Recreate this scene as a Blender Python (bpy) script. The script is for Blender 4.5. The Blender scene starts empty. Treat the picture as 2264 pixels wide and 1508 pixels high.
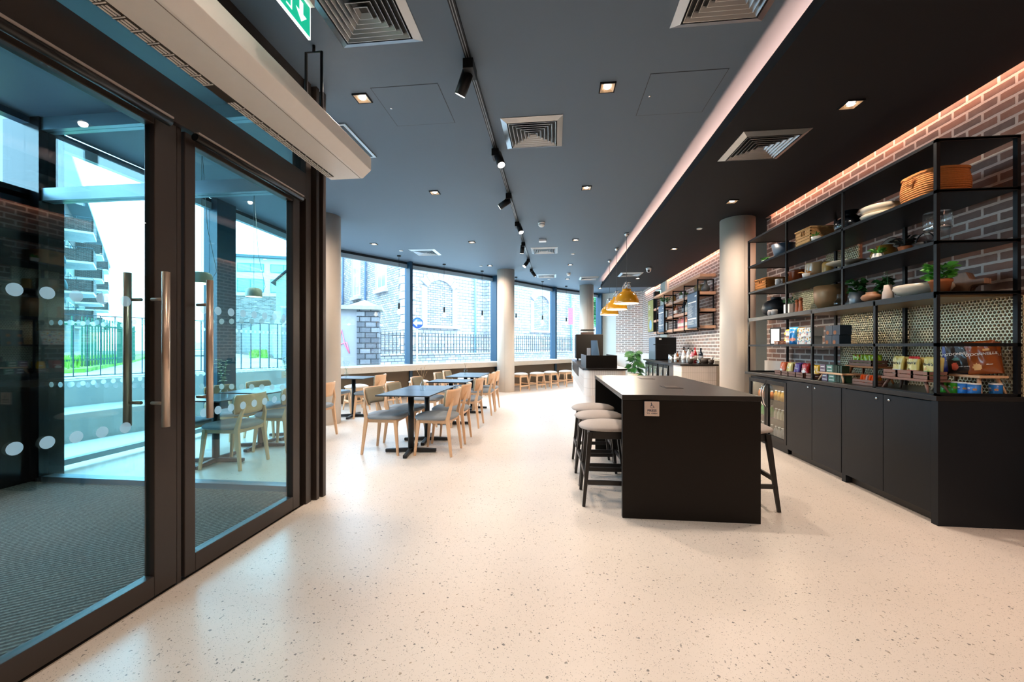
import bpy, bmesh, math, random
from mathutils import Vector, Matrix
PI = math.pi
random.seed(7)
SC = bpy.context.scene
COL = SC.collection

# ---------------------------------------------------------------- camera
cam_d = bpy.data.cameras.new('camera')
cam_d.sensor_fit = 'HORIZONTAL'; cam_d.sensor_width = 36.0
cam_d.lens = 36.0 * 880 / 2264
cam_d.shift_y = 12 / 2264
cam_d.clip_start = 0.05; cam_d.clip_end = 300
cam = bpy.data.objects.new('camera', cam_d); COL.objects.link(cam)
cam.location = (0, 0, 1.3); cam.rotation_euler = (PI / 2, 0, math.radians(6.1))
SC.camera = cam

# ---------------------------------------------------------------- world, exposure
SC.view_settings.view_transform = 'Standard'
SC.view_settings.look = 'None'
SC.view_settings.gamma = 1.0
SC.view_settings.use_curve_mapping = False
SC.view_settings.exposure = 1.35
SKY = 5.4
world = bpy.data.worlds.new('overcast_sky'); SC.world = world
world.use_nodes = True
bgn = world.node_tree.nodes['Background']
bgn.inputs['Color'].default_value = (0.55, 0.78, 1.0, 1)
bgn.inputs['Strength'].default_value = SKY
cy = SC.cycles
cy.use_denoising = True
cy.max_bounces = 8; cy.diffuse_bounces = 4; cy.glossy_bounces = 4
cy.transmission_bounces = 6; cy.transparent_max_bounces = 24
cy.sample_clamp_indirect = 6.0
cy.caustics_reflective = False; cy.caustics_refractive = False
try:
    cy.denoiser = 'OPENIMAGEDENOISE'
except Exception:
    pass

WARM = (1.0, 0.81, 0.66)
P_DOWN = 54.0      # watt of one ceiling downlight
P_TRACK = 48.0
def portal(name, loc, rot, sx, sy):
    l = bpy.data.lights.new(name, 'AREA'); l.shape = 'RECTANGLE'; l.size = sx; l.size_y = sy
    l.cycles.is_portal = True
    o = bpy.data.objects.new(name, l); COL.objects.link(o); o.location = loc; o.rotation_euler = rot
    return o
portal('sky_portal', (-5.25, 3.0, 1.8), (0, -PI / 2, 0), 3.4, 11.0)
portal('sky_portal', (-1.9, 12.72, 2.15), (PI / 2, 0, math.radians(48.5) + PI), 9.6, 2.7)
def spot(name, loc, power, angle=95, blend=0.7, target=None, color=WARM, parent=None, size=0.03):
    l = bpy.data.lights.new(name, 'SPOT'); l.energy = power; l.color = color
    l.spot_size = math.radians(angle); l.spot_blend = blend; l.shadow_soft_size = size
    o = bpy.data.objects.new(name, l); COL.objects.link(o); o.location = loc
    if target:
        o.rotation_euler = (Vector(target) - Vector(loc)).to_track_quat('-Z', 'Y').to_euler()
    if parent:
        o.parent = parent; o.matrix_parent_inverse = Matrix.Translation(parent.location).inverted()
    return o
def strip_light(name, loc, rot, sx, sy, power, color):
    l = bpy.data.lights.new(name, 'AREA'); l.shape = 'RECTANGLE'; l.size = sx; l.size_y = sy
    l.energy = power; l.color = color
    o = bpy.data.objects.new(name, l); COL.objects.link(o); o.location = loc; o.rotation_euler = rot
    return o
# the LED strips in the coves: one on the ceiling step, two above the brick walls
strip_light('cove_led', (1.68, 5.9, 3.338), (0, PI, 0), 0.02, 15.6, 42, (1.0, 0.55, 0.4))
strip_light('wall_cove_led', (3.315, 3.3, 3.4), (0, 0, 0), 0.03, 6.6, 15, (1.0, 0.5, 0.33))
strip_light('wall_cove_led', (3.415, 12.0, 3.4), (0, 0, 0), 0.03, 7.4, 17, (1.0, 0.52, 0.36))

# ---------------------------------------------------------------- materials
def lin(c):
    if isinstance(c, str):
        c = tuple(int(c[i:i + 2], 16) / 255 for i in (0, 2, 4))
    return tuple((x / 12.92 if x <= .04045 else ((x + .055) / 1.055) ** 2.4) for x in c) + (1,)
class NT:
    def __init__(s, name):
        s.m = bpy.data.materials.new(name); s.m.use_nodes = True; s.t = s.m.node_tree
        s.p = s.t.nodes['Principled BSDF']; s.o = s.t.nodes['Material Output']
    def n(s, typ, **kw):
        nd = s.t.nodes.new(typ)
        for k, v in kw.items():
            if k in nd.inputs.keys(): nd.inputs[k].default_value = v
            else: setattr(nd, k, v)
        return nd
    def l(s, a, b): s.t.links.new(a, b)
    def math(s, op, a, b=None, c=None):
        nd = s.n('ShaderNodeMath', operation=op)
        for i, x in enumerate((a, b, c)):
            if x is None: continue
            if isinstance(x, (int, float)): nd.inputs[i].default_value = x
            else: s.l(x, nd.inputs[i])
        return nd.outputs[0]
    def ramp(s, fac, stops):
        nd = s.n('ShaderNodeValToRGB'); s.l(fac, nd.inputs[0]); e = nd.color_ramp.elements
        while len(e) < len(stops): e.new(0.5)
        for el, (p, c) in zip(e, stops): el.position = p; el.color = lin(c)
        return nd.outputs[0]
    def mix(s, fac, a, b):
        nd = s.n('ShaderNodeMix', data_type='RGBA')
        for i, x in ((0, fac), (6, a), (7, b)):
            if isinstance(x, (int, float)): nd.inputs[i].default_value = x
            elif isinstance(x, tuple): nd.inputs[i].default_value = x
            else: s.l(x, nd.inputs[i])
        return nd.outputs[2]
    def bump(s, h, strength=.3, dist=.01):
        nd = s.n('ShaderNodeBump', Strength=strength, Distance=dist); s.l(h, nd.inputs['Height']); s.l(nd.outputs[0], s.p.inputs['Normal'])
MATS = {}
def M(name, color='808080', rough=.5, metal=0.0, var=0.0, scale=20, bump=0.0, emit=0.0, coat=0.0, stretch=None, spec=.5):
    """Principled surface with a light procedural variation of tone."""
    if name in MATS: return MATS[name]
    t = NT(name); c = lin(color)
    t.p.inputs['Roughness'].default_value = rough; t.p.inputs['Metallic'].default_value = metal
    t.p.inputs['Coat Weight'].default_value = coat; t.p.inputs['Specular IOR Level'].default_value = spec
    tc = t.n('ShaderNodeTexCoord'); src = tc.outputs['Object']
    if stretch:
        mp = t.n('ShaderNodeMapping'); mp.inputs['Scale'].default_value = stretch; t.l(src, mp.inputs[0]); src = mp.outputs[0]
    nz = t.n('ShaderNodeTexNoise', Scale=scale, Detail=3.0); t.l(src, nz.inputs['Vector'])
    v = var if var > 0 else .02
    a = tuple(x * (1 - v) for x in c[:3]) + (1,); b = tuple(min(1, x * (1 + v)) for x in c[:3]) + (1,)
    t.l(t.mix(nz.outputs[0], a, b), t.p.inputs['Base Color'])
    if bump: t.bump(nz.outputs[0], bump)
    if emit:
        t.p.inputs['Emission Color'].default_value = c; t.p.inputs['Emission Strength'].default_value = emit
    MATS[name] = t.m
    return t.m
def emitter(name, color, strength):
    if name in MATS: return MATS[name]
    t = NT(name); t.p.inputs['Base Color'].default_value = (0, 0, 0, 1)
    t.p.inputs['Emission Color'].default_value = lin(color); t.p.inputs['Emission Strength'].default_value = strength
    MATS[name] = t.m
    return t.m
def glass_mat(name, tint, f0=.03, rough=0.0):
    t = NT(name); t.t.nodes.remove(t.p)
    g = t.n('ShaderNodeNewGeometry'); d = t.n('ShaderNodeVectorMath', operation='DOT_PRODUCT')
    t.l(g.outputs['Normal'], d.inputs[0]); t.l(g.outputs['Incoming'], d.inputs[1])
    c = t.math('ABSOLUTE', d.outputs['Value']); k = t.math('POWER', t.math('SUBTRACT', 1.0, c), 5.0)
    fac = t.math('ADD', t.math('MULTIPLY', k, 1 - f0), f0)
    tr = t.n('ShaderNodeBsdfTransparent'); tr.inputs[0].default_value = tuple(tint) + (1,)
    gl = t.n('ShaderNodeBsdfGlossy'); gl.inputs['Roughness'].default_value = rough; gl.inputs[0].default_value = (1, 1, 1, 1)
    mx = t.n('ShaderNodeMixShader'); t.l(fac, mx.inputs[0]); t.l(tr.outputs[0], mx.inputs[1]); t.l(gl.outputs[0], mx.inputs[2])
    t.l(mx.outputs[0], t.o.inputs[0])
    MATS[name] = t.m
    return t.m
GLASS_IN = glass_mat('tinted_door_glass', (.80, .94, .95), .045)
GLASS_OUT = glass_mat('facade_glass', (.93, .97, .98), .03)
GLASS_CLR = glass_mat('clear_glass', (.93, .96, .96), .06)
GLASS_DARK = glass_mat('smoked_glass', (.45, .46, .46), .08)

def terrazzo(name, base, chips, big=52, rough=.33):
    t = NT(name); tc = t.n('ShaderNodeTexCoord'); co = tc.outputs['Object']
    nz = t.n('ShaderNodeTexNoise', Scale=1.3, Detail=5.0, Roughness=.65); t.l(co, nz.inputs['Vector'])
    dk = tuple(x * .86 for x in lin(base)[:3]) + (1,)
    col = t.mix(nz.outputs[0], dk, lin(base))
    wob = t.n('ShaderNodeTexNoise', Scale=60.0, Detail=2.0); t.l(co, wob.inputs['Vector'])
    mv = t.n('ShaderNodeVectorMath', operation='MULTIPLY_ADD'); t.l(wob.outputs[1], mv.inputs[0]); mv.inputs[1].default_value = (.02, .02, .02); t.l(co, mv.inputs[2])
    for sc, thr, keep in ((big, .30, .72), (big * 2.1, .30, .62), (big * 4.4, .33, .55)):
        vo = t.n('ShaderNodeTexVoronoi', Scale=float(sc)); t.l(mv.outputs[0], vo.inputs['Vector'])
        sep = t.n('ShaderNodeSeparateColor'); t.l(vo.outputs['Color'], sep.inputs[0])
        rnd = sep.outputs[0]
        size = t.math('MULTIPLY', t.math('MAXIMUM', t.math('SUBTRACT', rnd, keep), 0.0), thr / (1 - keep) * 1.1)
        mask = t.math('MULTIPLY', t.math('LESS_THAN', vo.outputs['Distance'], size), .8)
        cc = t.ramp(sep.outputs[1], [(0, chips[0]), (.45, chips[1]), (.75, chips[2]), (1, chips[3])])
        col = t.mix(mask, col, cc)
    t.l(col, t.p.inputs['Base Color']); t.p.inputs['Roughness'].default_value = rough
    MATS[name] = t.m
    return t.m
FLOOR = terrazzo('terrazzo_floor', 'e6dbd0', ['3a3c3e', '6c6a66', '9a8468', 'b9b3aa'])
TERR_TOP = terrazzo('terrazzo_counter', 'd9cdbf', ['8a8378', 'a39c92', 'a08a72', 'c8c0b4'], 60, .4)

def brick(name, c1, c2, mortar, bw=.235, bh=.075, ms=.011, axis='YZ', rough=.85, wash=.25, dark='3a2c28'):
    t = NT(name); tc = t.n('ShaderNodeTexCoord'); sp = t.n('ShaderNodeSeparateXYZ'); t.l(tc.outputs['Object'], sp.inputs[0])
    cb = t.n('ShaderNodeCombineXYZ')
    ix = {'X': 0, 'Y': 1, 'Z': 2}
    t.l(t.math('ADD', sp.outputs[0], sp.outputs[1]) if axis[0] == 'S' else sp.outputs[ix[axis[0]]], cb.inputs[0]); t.l(sp.outputs[ix[axis[1]]], cb.inputs[1])
    wn = t.n('ShaderNodeTexNoise', Scale=22.0, Detail=2.0); t.l(cb.outputs[0], wn.inputs['Vector'])
    mv = t.n('ShaderNodeVectorMath', operation='MULTIPLY_ADD'); t.l(wn.outputs[1], mv.inputs[0]); mv.inputs[1].default_value = (.008, .008, 0); t.l(cb.outputs[0], mv.inputs[2])
    bt = t.n('ShaderNodeTexBrick', Scale=1.0); t.l(mv.outputs[0], bt.inputs['Vector'])
    bt.inputs['Brick Width'].default_value = bw; bt.inputs['Row Height'].default_value = bh
    bt.inputs['Mortar Size'].default_value = ms; bt.inputs['Mortar Smooth'].default_value = .15
    bt.inputs['Color1'].default_value = (0, 0, 0, 1); bt.inputs['Color2'].default_value = (1, 1, 1, 1); bt.inputs['Mortar'].default_value = (.5, .5, .5, 1)
    sepb = t.n('ShaderNodeSeparateColor'); t.l(bt.outputs['Color'], sepb.inputs[0])
    bc = t.ramp(sepb.outputs[0], [(0, c1), (.35, c2), (.7, dark), (1, c1)])
    nz = t.n('ShaderNodeTexNoise', Scale=9.0, Detail=6.0, Roughness=.7); t.l(cb.outputs[0], nz.inputs['Vector'])
    bc = t.mix(t.math('MULTIPLY', nz.outputs[0], wash * 2), bc, lin(mortar))
    col = t.mix(bt.outputs['Fac'], bc, lin(mortar))
    t.l(col, t.p.inputs['Base Color']); t.p.inputs['Roughness'].default_value = rough
    h = t.math('ADD', t.math('MULTIPLY', t.math('SUBTRACT', 1.0, bt.outputs['Fac']), 1.0), t.math('MULTIPLY', nz.outputs[0], .35))
    t.bump(h, .6, .012)
    MATS[name] = t.m
    return t.m
BRICK_R = brick('brown_brick', '84543f', '643f33', 'c4bab2', wash=.16, dark='4a3a38')
BRICK_F = brick('brown_brick_far', '8e5f4b', '70503f', 'e2dad4', wash=.26, dark='5f4a45', ms=.013)
BRICK_X = brick('brown_brick_end_wall', '8e5f4b', '70503f', 'e8e2dc', axis='XZ', wash=.3, ms=.013, dark='5b4c4a')
STONE = brick('grey_ashlar_stone', 'b7b3b0', 'a19e9e', '33373d', .52, .21, .014, 'SZ', wash=.12, dark='8d8f96')
STONE_R = brick('rubble_stone', 'a8a5a3', '8d8a88', '3a3d42', .36, .14, .014, 'SZ', wash=.14, dark='7d8088')
STONE_P = brick('dark_pier_stone', '8d8f94', '5f6268', '2a2c30', .34, .17, .018, 'SZ', wash=.3, dark='565a62')
BRICK_A = brick('apartment_brick', '4a3733', '3a2d2b', '77736f', .3, .1, .014, 'SZ', wash=.15)
BRICK_Q = brick('office_brick', 'a58f84', '93807a', 'b5aca6', .4, .13, .014, 'SZ', wash=.2)

BLACK = M('black_laminate', '140e09', .5, var=.04, scale=60, spec=.22)
BLKTOP = M('black_worktop', '1c1815', .34, var=.05, scale=90)
BLUEBLK = M('blue_black_door_panel', '171b20', .45, var=.03, spec=.25)
STEELBLK = M('black_steel', '0d0e11', .42, spec=.28)
CEIL = M('dark_grey_ceiling_paint', '58697a', .6, var=.02, scale=3)
DROP = M('charcoal_ceiling_paint', '1b1a1d', .7, var=.02, scale=3, spec=.2)
ALU = M('dark_bronze_aluminium', '372e29', .4, metal=.2)
MULL = M('steel_blue_mullion', '1a415c', .4, var=.03)
MULLD = M('dark_mullion_edge', '101c26', .5)
CREAMW = M('cream_enamel', 'f5f0ea', .35)
WHITEP = M('white_plastic', 'f0efed', .4)
STEEL = M('brushed_steel', 'c4bcb4', .25, metal=1.0, scale=8, var=.06, stretch=(40, 40, 1))
CHROME = M('chrome', 'd8d8d8', .12, metal=1.0)
HANDLE = M('satin_copper_steel', 'd6bda9', .28, metal=.75, scale=8)
VENT = M('vent_aluminium', 'aeb2b5', .3, metal=.85)
WOOD = M('pale_ash_wood', 'e0b48c', .5, var=.1, scale=6, stretch=(6, 6, 1))
WOOD2 = M('oak_shelf_wood', 'c89a78', .5, var=.14, scale=5, stretch=(1, 8, 8))
DWOOD = M('dark_stained_crate_wood', '8a6252', .6, var=.2, scale=12, stretch=(1, 6, 6))
ORWOOD = M('orange_beech_wood', 'b5713c', .45, var=.12, scale=8)
CONC = M('column_concrete', 'd8cabb', .55, var=.07, scale=2.2, bump=.05)
FAB_G = M('grey_seat_fabric', '8d949a', .9, var=.12, scale=160, bump=.1)
FAB_B = M('taupe_back_fabric', '8f8876', .9, var=.12, scale=160, bump=.1)
FAB_S = M('pale_stool_fabric', 'b0a69f', .9, var=.12, scale=180, bump=.1)
FAB_S2 = M('grey_stool_fabric', '8f8f94', .9, var=.12, scale=180, bump=.1)
STOOLBLK = M('black_stained_wood', '1b1613', .4, var=.1, scale=20)
TABLET = M('dark_table_laminate', '33383e', .28, var=.03)
TBASE = M('black_cast_iron', '17191c', .45)
YEL = M('mustard_enamel', 'dc960c', .16, coat=.5)
def frosted():
    t = NT('frosted_dot_film'); t.t.nodes.remove(t.p)
    d = t.n('ShaderNodeBsdfDiffuse'); d.inputs[0].default_value = (.9, .94, .95, 1); r = t.n('ShaderNodeBsdfTranslucent'); r.inputs[0].default_value = (.9, .96, .98, 1)
    x = t.n('ShaderNodeMixShader'); x.inputs[0].default_value = .72; t.l(d.outputs[0], x.inputs[1]); t.l(r.outputs[0], x.inputs[2])
    tr = t.n('ShaderNodeBsdfTransparent'); y = t.n('ShaderNodeMixShader'); y.inputs[0].default_value = .3; t.l(x.outputs[0], y.inputs[1]); t.l(tr.outputs[0], y.inputs[2]); t.l(y.outputs[0], t.o.inputs[0])
    return t.m
DOTW = frosted()
CARPET = None

# ---------------------------------------------------------------- mesh building
def kids(o): return [c for c in o.children]
class MB:
    def __init__(s): s.v = []; s.f = []; s.mi = []; s.sm = []
    def add(s, vs, fs, m=0, smooth=False, T=None):
        b = len(s.v)
        s.v += [tuple(T @ Vector(v)) if T is not None else tuple(v) for v in vs]
        for f in fs: s.f.append([i + b for i in f]); s.mi.append(m); s.sm.append(smooth)
        return s
    def box(s, x0, y0, z0, x1, y1, z1, m=0, T=None):
        return s.add([(x0, y0, z0), (x1, y0, z0), (x1, y1, z0), (x0, y1, z0), (x0, y0, z1), (x1, y0, z1), (x1, y1, z1), (x0, y1, z1)],
                     [(0, 3, 2, 1), (4, 5, 6, 7), (0, 1, 5, 4), (1, 2, 6, 5), (2, 3, 7, 6), (3, 0, 4, 7)], m, False, T)
    def cbox(s, c, d, m=0, rz=0.0, T=None):
        R = Matrix.Translation(c) @ Matrix.Rotation(rz, 4, 'Z')
        if T is not None: R = T @ R
        return s.box(-d[0] / 2, -d[1] / 2, -d[2] / 2, d[0] / 2, d[1] / 2, d[2] / 2, m, R)
    def beam(s, p, q, w, h, w2=None, h2=None, m=0):
        """Square bar from p to q; w across X, h across Y for upright bars."""
        p = Vector(p); q = Vector(q); w2 = w if w2 is None else w2; h2 = h if h2 is None else h2
        d = (q - p).normalized()
        if abs(d.z) > .6: a = Vector((1, 0, 0)); a = (a - d * a.dot(d)).normalized(); b = d.cross(a)
        else: b = Vector((0, 0, 1)); b = (b - d * b.dot(d)).normalized(); a = b.cross(d)
        vs = []
        for c, ww, hh in ((p, w, h), (q, w2, h2)):
            for i, j in ((-1, -1), (1, -1), (1, 1), (-1, 1)): vs.append(c + a * (i * ww / 2) + b * (j * hh / 2))
        return s.add(vs, [(3, 2, 1, 0), (4, 5, 6, 7), (0, 1, 5, 4), (1, 2, 6, 5), (2, 3, 7, 6), (3, 0, 4, 7)], m)
    def tube(s, pts, r, seg=10, m=0, caps=True):
        pts = [Vector(p) for p in pts]; n = len(pts); rs = r if isinstance(r, (list, tuple)) else [r] * n
        vs = []; a = None
        for i, p in enumerate(pts):
            d = (pts[min(i + 1, n - 1)] - pts[max(i - 1, 0)]).normalized()
            if a is None: a = d.orthogonal().normalized()
            a = (a - d * a.dot(d)).normalized(); b = d.cross(a)
            for k in range(seg):
                t = 2 * PI * k / seg; vs.append(p + (a * math.cos(t) + b * math.sin(t)) * rs[i])
        fs = [(i * seg + k, i * seg + (k + 1) % seg, (i + 1) * seg + (k + 1) % seg, (i + 1) * seg + k) for i in range(n - 1) for k in range(seg)]
        s.add(vs, fs, m, True)
        if caps:
            b0 = len(s.v) - len(vs)
            s.f.append([b0 + k for k in range(seg)][::-1]); s.mi.append(m); s.sm.append(False)
            s.f.append([b0 + (n - 1) * seg + k for k in range(seg)]); s.mi.append(m); s.sm.append(False)
        return s
    def lathe(s, prof, c=(0, 0, 0), seg=24, m=0, T=None, smooth=True, caps=True):
        vs = [(c[0] + r * math.cos(2 * PI * k / seg), c[1] + r * math.sin(2 * PI * k / seg), c[2] + z) for r, z in prof for k in range(seg)]
        n = len(prof)
        fs = [(i * seg + k, i * seg + (k + 1) % seg, (i + 1) * seg + (k + 1) % seg, (i + 1) * seg + k) for i in range(n - 1) for k in range(seg)]
        if caps and prof[0][0] > 1e-4: fs.append(tuple(range(seg))[::-1])
        if caps and prof[-1][0] > 1e-4: fs.append(tuple((n - 1) * seg + k for k in range(seg)))
        return s.add(vs, fs, m, smooth, T)
    def disc(s, r, T, seg=20, m=0):
        return s.add([(r * math.cos(2 * PI * k / seg), r * math.sin(2 * PI * k / seg), 0) for k in range(seg)], [tuple(range(seg))], m, False, T)
    def prism(s, poly, z0, z1, m=0, T=None):
        n = len(poly)
        vs = [(x, y, z0) for x, y in poly] + [(x, y, z1) for x, y in poly]
        fs = [tuple(range(n))[::-1], tuple(range(n, 2 * n))] + [(i, (i + 1) % n, n + (i + 1) % n, n + i) for i in range(n)]
        return s.add(vs, fs, m, False, T)
    def ball(s, c, r, m=0, seg=12, rz=None, T=None):
        rz = rz or r
        pr = [(max(1e-5, r * math.sin(PI * i / 8)), -rz * math.cos(PI * i / 8)) for i in range(9)]
        return s.lathe(pr, c, seg, m, T)
    def mesh(s, me, m=0, T=None):
        """Copy the polygons of a mesh datablock (used for lettering)."""
        return s.add([v.co for v in me.vertices], [tuple(p.vertices) for p in me.polygons], m, False, T)
    def build(s, name, mats, parent=None, world=True, bevel=0.0, kind=None):
        me = bpy.data.meshes.new(name)
        off = Vector((0, 0, 0))
        if parent is not None and world:
            q = parent
            while q is not None: off += q.location; q = q.parent
        me.from_pydata([tuple(Vector(v) - off) for v in s.v], [], s.f)
        if not isinstance(mats, (list, tuple)): mats = [mats]
        for mt in mats: me.materials.append(mt)
        for p, i, sm in zip(me.polygons, s.mi, s.sm): p.material_index = i; p.use_smooth = sm
        me.update()
        o = bpy.data.objects.new(name, me); COL.objects.link(o)
        if parent is not None: o.parent = parent
        if bevel:
            b = o.modifiers.new('bevel', 'BEVEL'); b.width = bevel; b.segments = 2; b.limit_method = 'ANGLE'
        if kind: o['kind'] = kind
        return o
def LB(fn):            # builder shortcut: run fn(mb) and hand the mesh builder back
    m = MB(); fn(m); return m
def thing(name, label, cat, loc=(0, 0, 0), rz=0.0, group=None, kind=None):
    o = bpy.data.objects.new(name, None); COL.objects.link(o); o.empty_display_size = .1
    o.location = loc; o.rotation_euler = (0, 0, rz)
    if kind: o['kind'] = kind
    else:
        o['label'] = label; o['category'] = cat
        if group: o['group'] = group
    return o
def tag(o, label, cat, group=None):
    o['label'] = label; o['category'] = cat
    if group: o['group'] = group
    return o
def dup(root, loc=None, rz=None, label=None, parent=None):
    r = root.copy(); COL.objects.link(r)
    if parent is not None: r.parent = parent
    if loc is not None: r.location = loc
    if rz is not None: r.rotation_euler = (0, 0, rz)
    if label: r['label'] = label
    for ch in list(root.children): dup(ch, parent=r)
    return r
_tc = {}
def text_mesh(txt, size=1.0, extrude=0.0, align='CENTER', shear=0.0, bold=0.0):
    key = (txt, size, extrude, align, shear, bold)
    if key in _tc: return _tc[key]
    cu = bpy.data.curves.new('lettering', 'FONT'); cu.body = txt; cu.size = size; cu.extrude = extrude
    cu.align_x = align; cu.align_y = 'CENTER'; cu.shear = shear; cu.offset = bold * size; cu.resolution_u = 3; cu.fill_mode = 'BOTH' if extrude else 'FRONT'
    o = bpy.data.objects.new('lettering', cu); COL.objects.link(o)
    dg = bpy.context.evaluated_depsgraph_get(); me = bpy.data.meshes.new_from_object(o.evaluated_get(dg))
    bpy.data.objects.remove(o); _tc[key] = me
    return me
def frame_T(origin, right, up):
    """Matrix that lays local XY (text plane) on world right/up at origin."""
    r = Vector(right).normalized(); u = Vector(up).normalized(); n = r.cross(u)
    T = Matrix.Identity(4)
    for i in range(3): T[i][0] = r[i]; T[i][1] = u[i]; T[i][2] = n[i]; T[i][3] = origin[i]
    return T
def S(name, mb, mat, bevel=0.0): return mb.build(name, mat, bevel=bevel, kind='structure')

# ================================================================ THE SETTING
NODES = [(-5.1, 8.25), (-3.757, 10.18), (-1.847, 12.446), (-.001, 14.977), (1.885, 16.986)]
FIN = [(2.50, 16.66), (3.46, 16.16)]
room = [(-5.1, -3.0)] + NODES + FIN + [(3.46, 8.15), (4.6, 8.15), (4.6, 6.73), (3.36, 6.73), (3.36, -3.0)]
S('floor', LB(lambda m: m.prism(room, -.12, 0)), FLOOR)
S('ceiling', LB(lambda m: m.prism([(x + (.1 if i == 0 else 0), y) for i, (x, y) in enumerate(room)], 3.5, 3.62)), CEIL)
# lowered ceiling on the right with its step and lip
m = MB()
m.box(1.56, -3.0, 3.3, 3.27, 13.79, 3.33).box(1.56, -3.0, 3.33, 1.60, 13.79, 3.4).box(1.60, 13.73, 3.33, 3.27, 13.79, 3.5)
m.box(3.27, 6.6, 3.3, 3.37, 13.79, 3.33).box(3.37, 6.6, 3.3, 4.6, 8.2, 3.33)
S('trim_1', m, DROP)
S('wall_right', LB(lambda m: m.box(3.36, -3.0, 0, 3.5, 6.73, 3.5)), BRICK_R)
S('trim_2', LB(lambda m: m.box(3.325, 5.15, 0, 3.36, 6.73, 1.08)), M('white_wall_paint', 'cfcac4', .6))
S('wall_recess', LB(lambda m: m.box(4.6, 6.6, 0, 4.7, 8.3, 3.5).box(3.5, 6.6, 0, 4.6, 6.72, 3.5)), M('brown_recess_wall', '6b5232', .7, var=.05))
S('trim_3', LB(lambda m: m.box(3.46, 8.15, 0, 4.6, 8.25, 3.5).box(3.40, 12.55, .0, 3.47, 13.3, 3.5).box(3.38, 12.62, 2.95, 3.41, 12.68, 3.4)), M('pale_green_grey_panel', 'bcc3bd', .5))
S('wall_right_far', LB(lambda m: m.box(3.46, 8.25, 1.02, 3.6, 16.2, 3.5)), BRICK_F)
S('baseboard_right', LB(lambda m: m.box(3.45, 8.25, 0, 3.6, 16.2, 1.02)), M('cream_wall_paint', 'e2ded6', .6))
def seg_wall(m, a, b, z0, z1, th=.1, mi=0):
    a = Vector(a); b = Vector(b); d = (b - a).normalized(); n = Vector((-d.y, d.x)) * th
    return m.prism([a, b, b + n, a + n], z0, z1, mi)
S('wall_back_right', LB(lambda m: seg_wall(m, (3.46, 16.16), (2.50, 16.66), 1.02, 3.5, -.12)), BRICK_X)
S('baseboard_back', LB(lambda m: seg_wall(m, (3.46, 16.15), (2.50, 16.65), 0, 1.02, -.14)), MATS['cream_wall_paint'])
S('wall_back_left', LB(lambda m: seg_wall(m, (2.50, 16.66), (1.885, 16.986), 0, 3.5, -.12)), M('pale_concrete_panel', 'c6cfcb', .5, var=.06, scale=3))
S('wall_front', LB(lambda m: m.box(-5.1, -3.12, 0, 3.5, -3.0, 3.5)), M('warm_plaster', 'b59a80', .8))
S('wall_left_rear', LB(lambda m: m.box(-2.16, -3.0, 0, -2.06, -1.4, 3.5)), M('charcoal_wall', '2c2a2a', .6))

# ---- facade: glass bays between blue mullions
def bay(n, a, b, z0, z1=3.44, head=3.34, sill=None):
    a = Vector(a); b = Vector(b); d = (b - a).normalized(); nin = Vector((d.y, -d.x))
    w = thing('window_%d' % n, None, None, (a.x, a.y, 0), kind='structure')
    g = MB(); seg_wall(g, a, b, z0, head, .012); g.build('glass', GLASS_OUT, w)
    f = MB(); seg_wall(f, a + nin * .03, b + nin * .03, head, z1, .07); seg_wall(f, a + nin * .04, b + nin * .04, z0 - .06, z0, .09)
    f.build('frame', M('pale_frame_aluminium', '9fb4c0', .4), w)
    k = MB(); seg_wall(k, a + nin * .02, b + nin * .02, z1, 3.5, .05); k.build('shadow_gap', MULLD, w)
    if z0 > .5:
        u = MB(); seg_wall(u, a + nin * .12, b + nin * .12, 0, z0 - .06, .2); u.build('upstand', M('brown_upstand_panel', '6e5c48', .6, var=.04), w)
    return w
for i in range(4): bay(i + 1, NODES[i], NODES[i + 1], .85)
bay(5, (-5.1, 5.76), (-5.1, 8.25), .12)
bay(6, (-5.1, 3.5), (-5.1, 5.41), .12)
def mull(p, d, name='mullion', n=0):
    d = Vector(d).normalized(); nin = Vector((d.y, -d.x)); p = Vector(p) - d * .12
    m = MB()
    a = p - d * .035 + nin * .19; b = p + d * .035 + nin * .19; e = p + d * .035 - nin * .08; c = p - d * .035 - nin * .08
    m.prism([a, b, e, c], 0, 3.5, 0); 
    a2 = a - nin * .0; 
    m.prism([p + d * .035 + nin * .19, p + d * .047 + nin * .19, p + d * .047 - nin * .08, p + d * .035 - nin * .08], 0, 3.5, 1)
    return m.build('trim_%d' % n, [MULL, MULLD], kind='structure')
for i, (p, q) in enumerate(((1, 2), (2, 3), (3, 4))):
    mull(NODES[p], Vector(NODES[q]) - Vector(NODES[p]), n=4 + i)
mull(Vector(NODES[4]) - Vector((.0, .0)), Vector(NODES[4]) - Vector(NODES[3]), n=7)
mull(NODES[0], (0, 1), n=8)
S('trim_9', LB(lambda m: m.box(-5.2, 5.41, 0, -4.98, 5.76, 3.5)), M('dark_teal_cladding', '14384a', .3))
S('trim_10', LB(lambda m: m.box(-5.3, 3.30, 0, -4.9, 3.50, 3.5)), M('dark_blue_black_cladding', '0c141a', .2))

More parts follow.
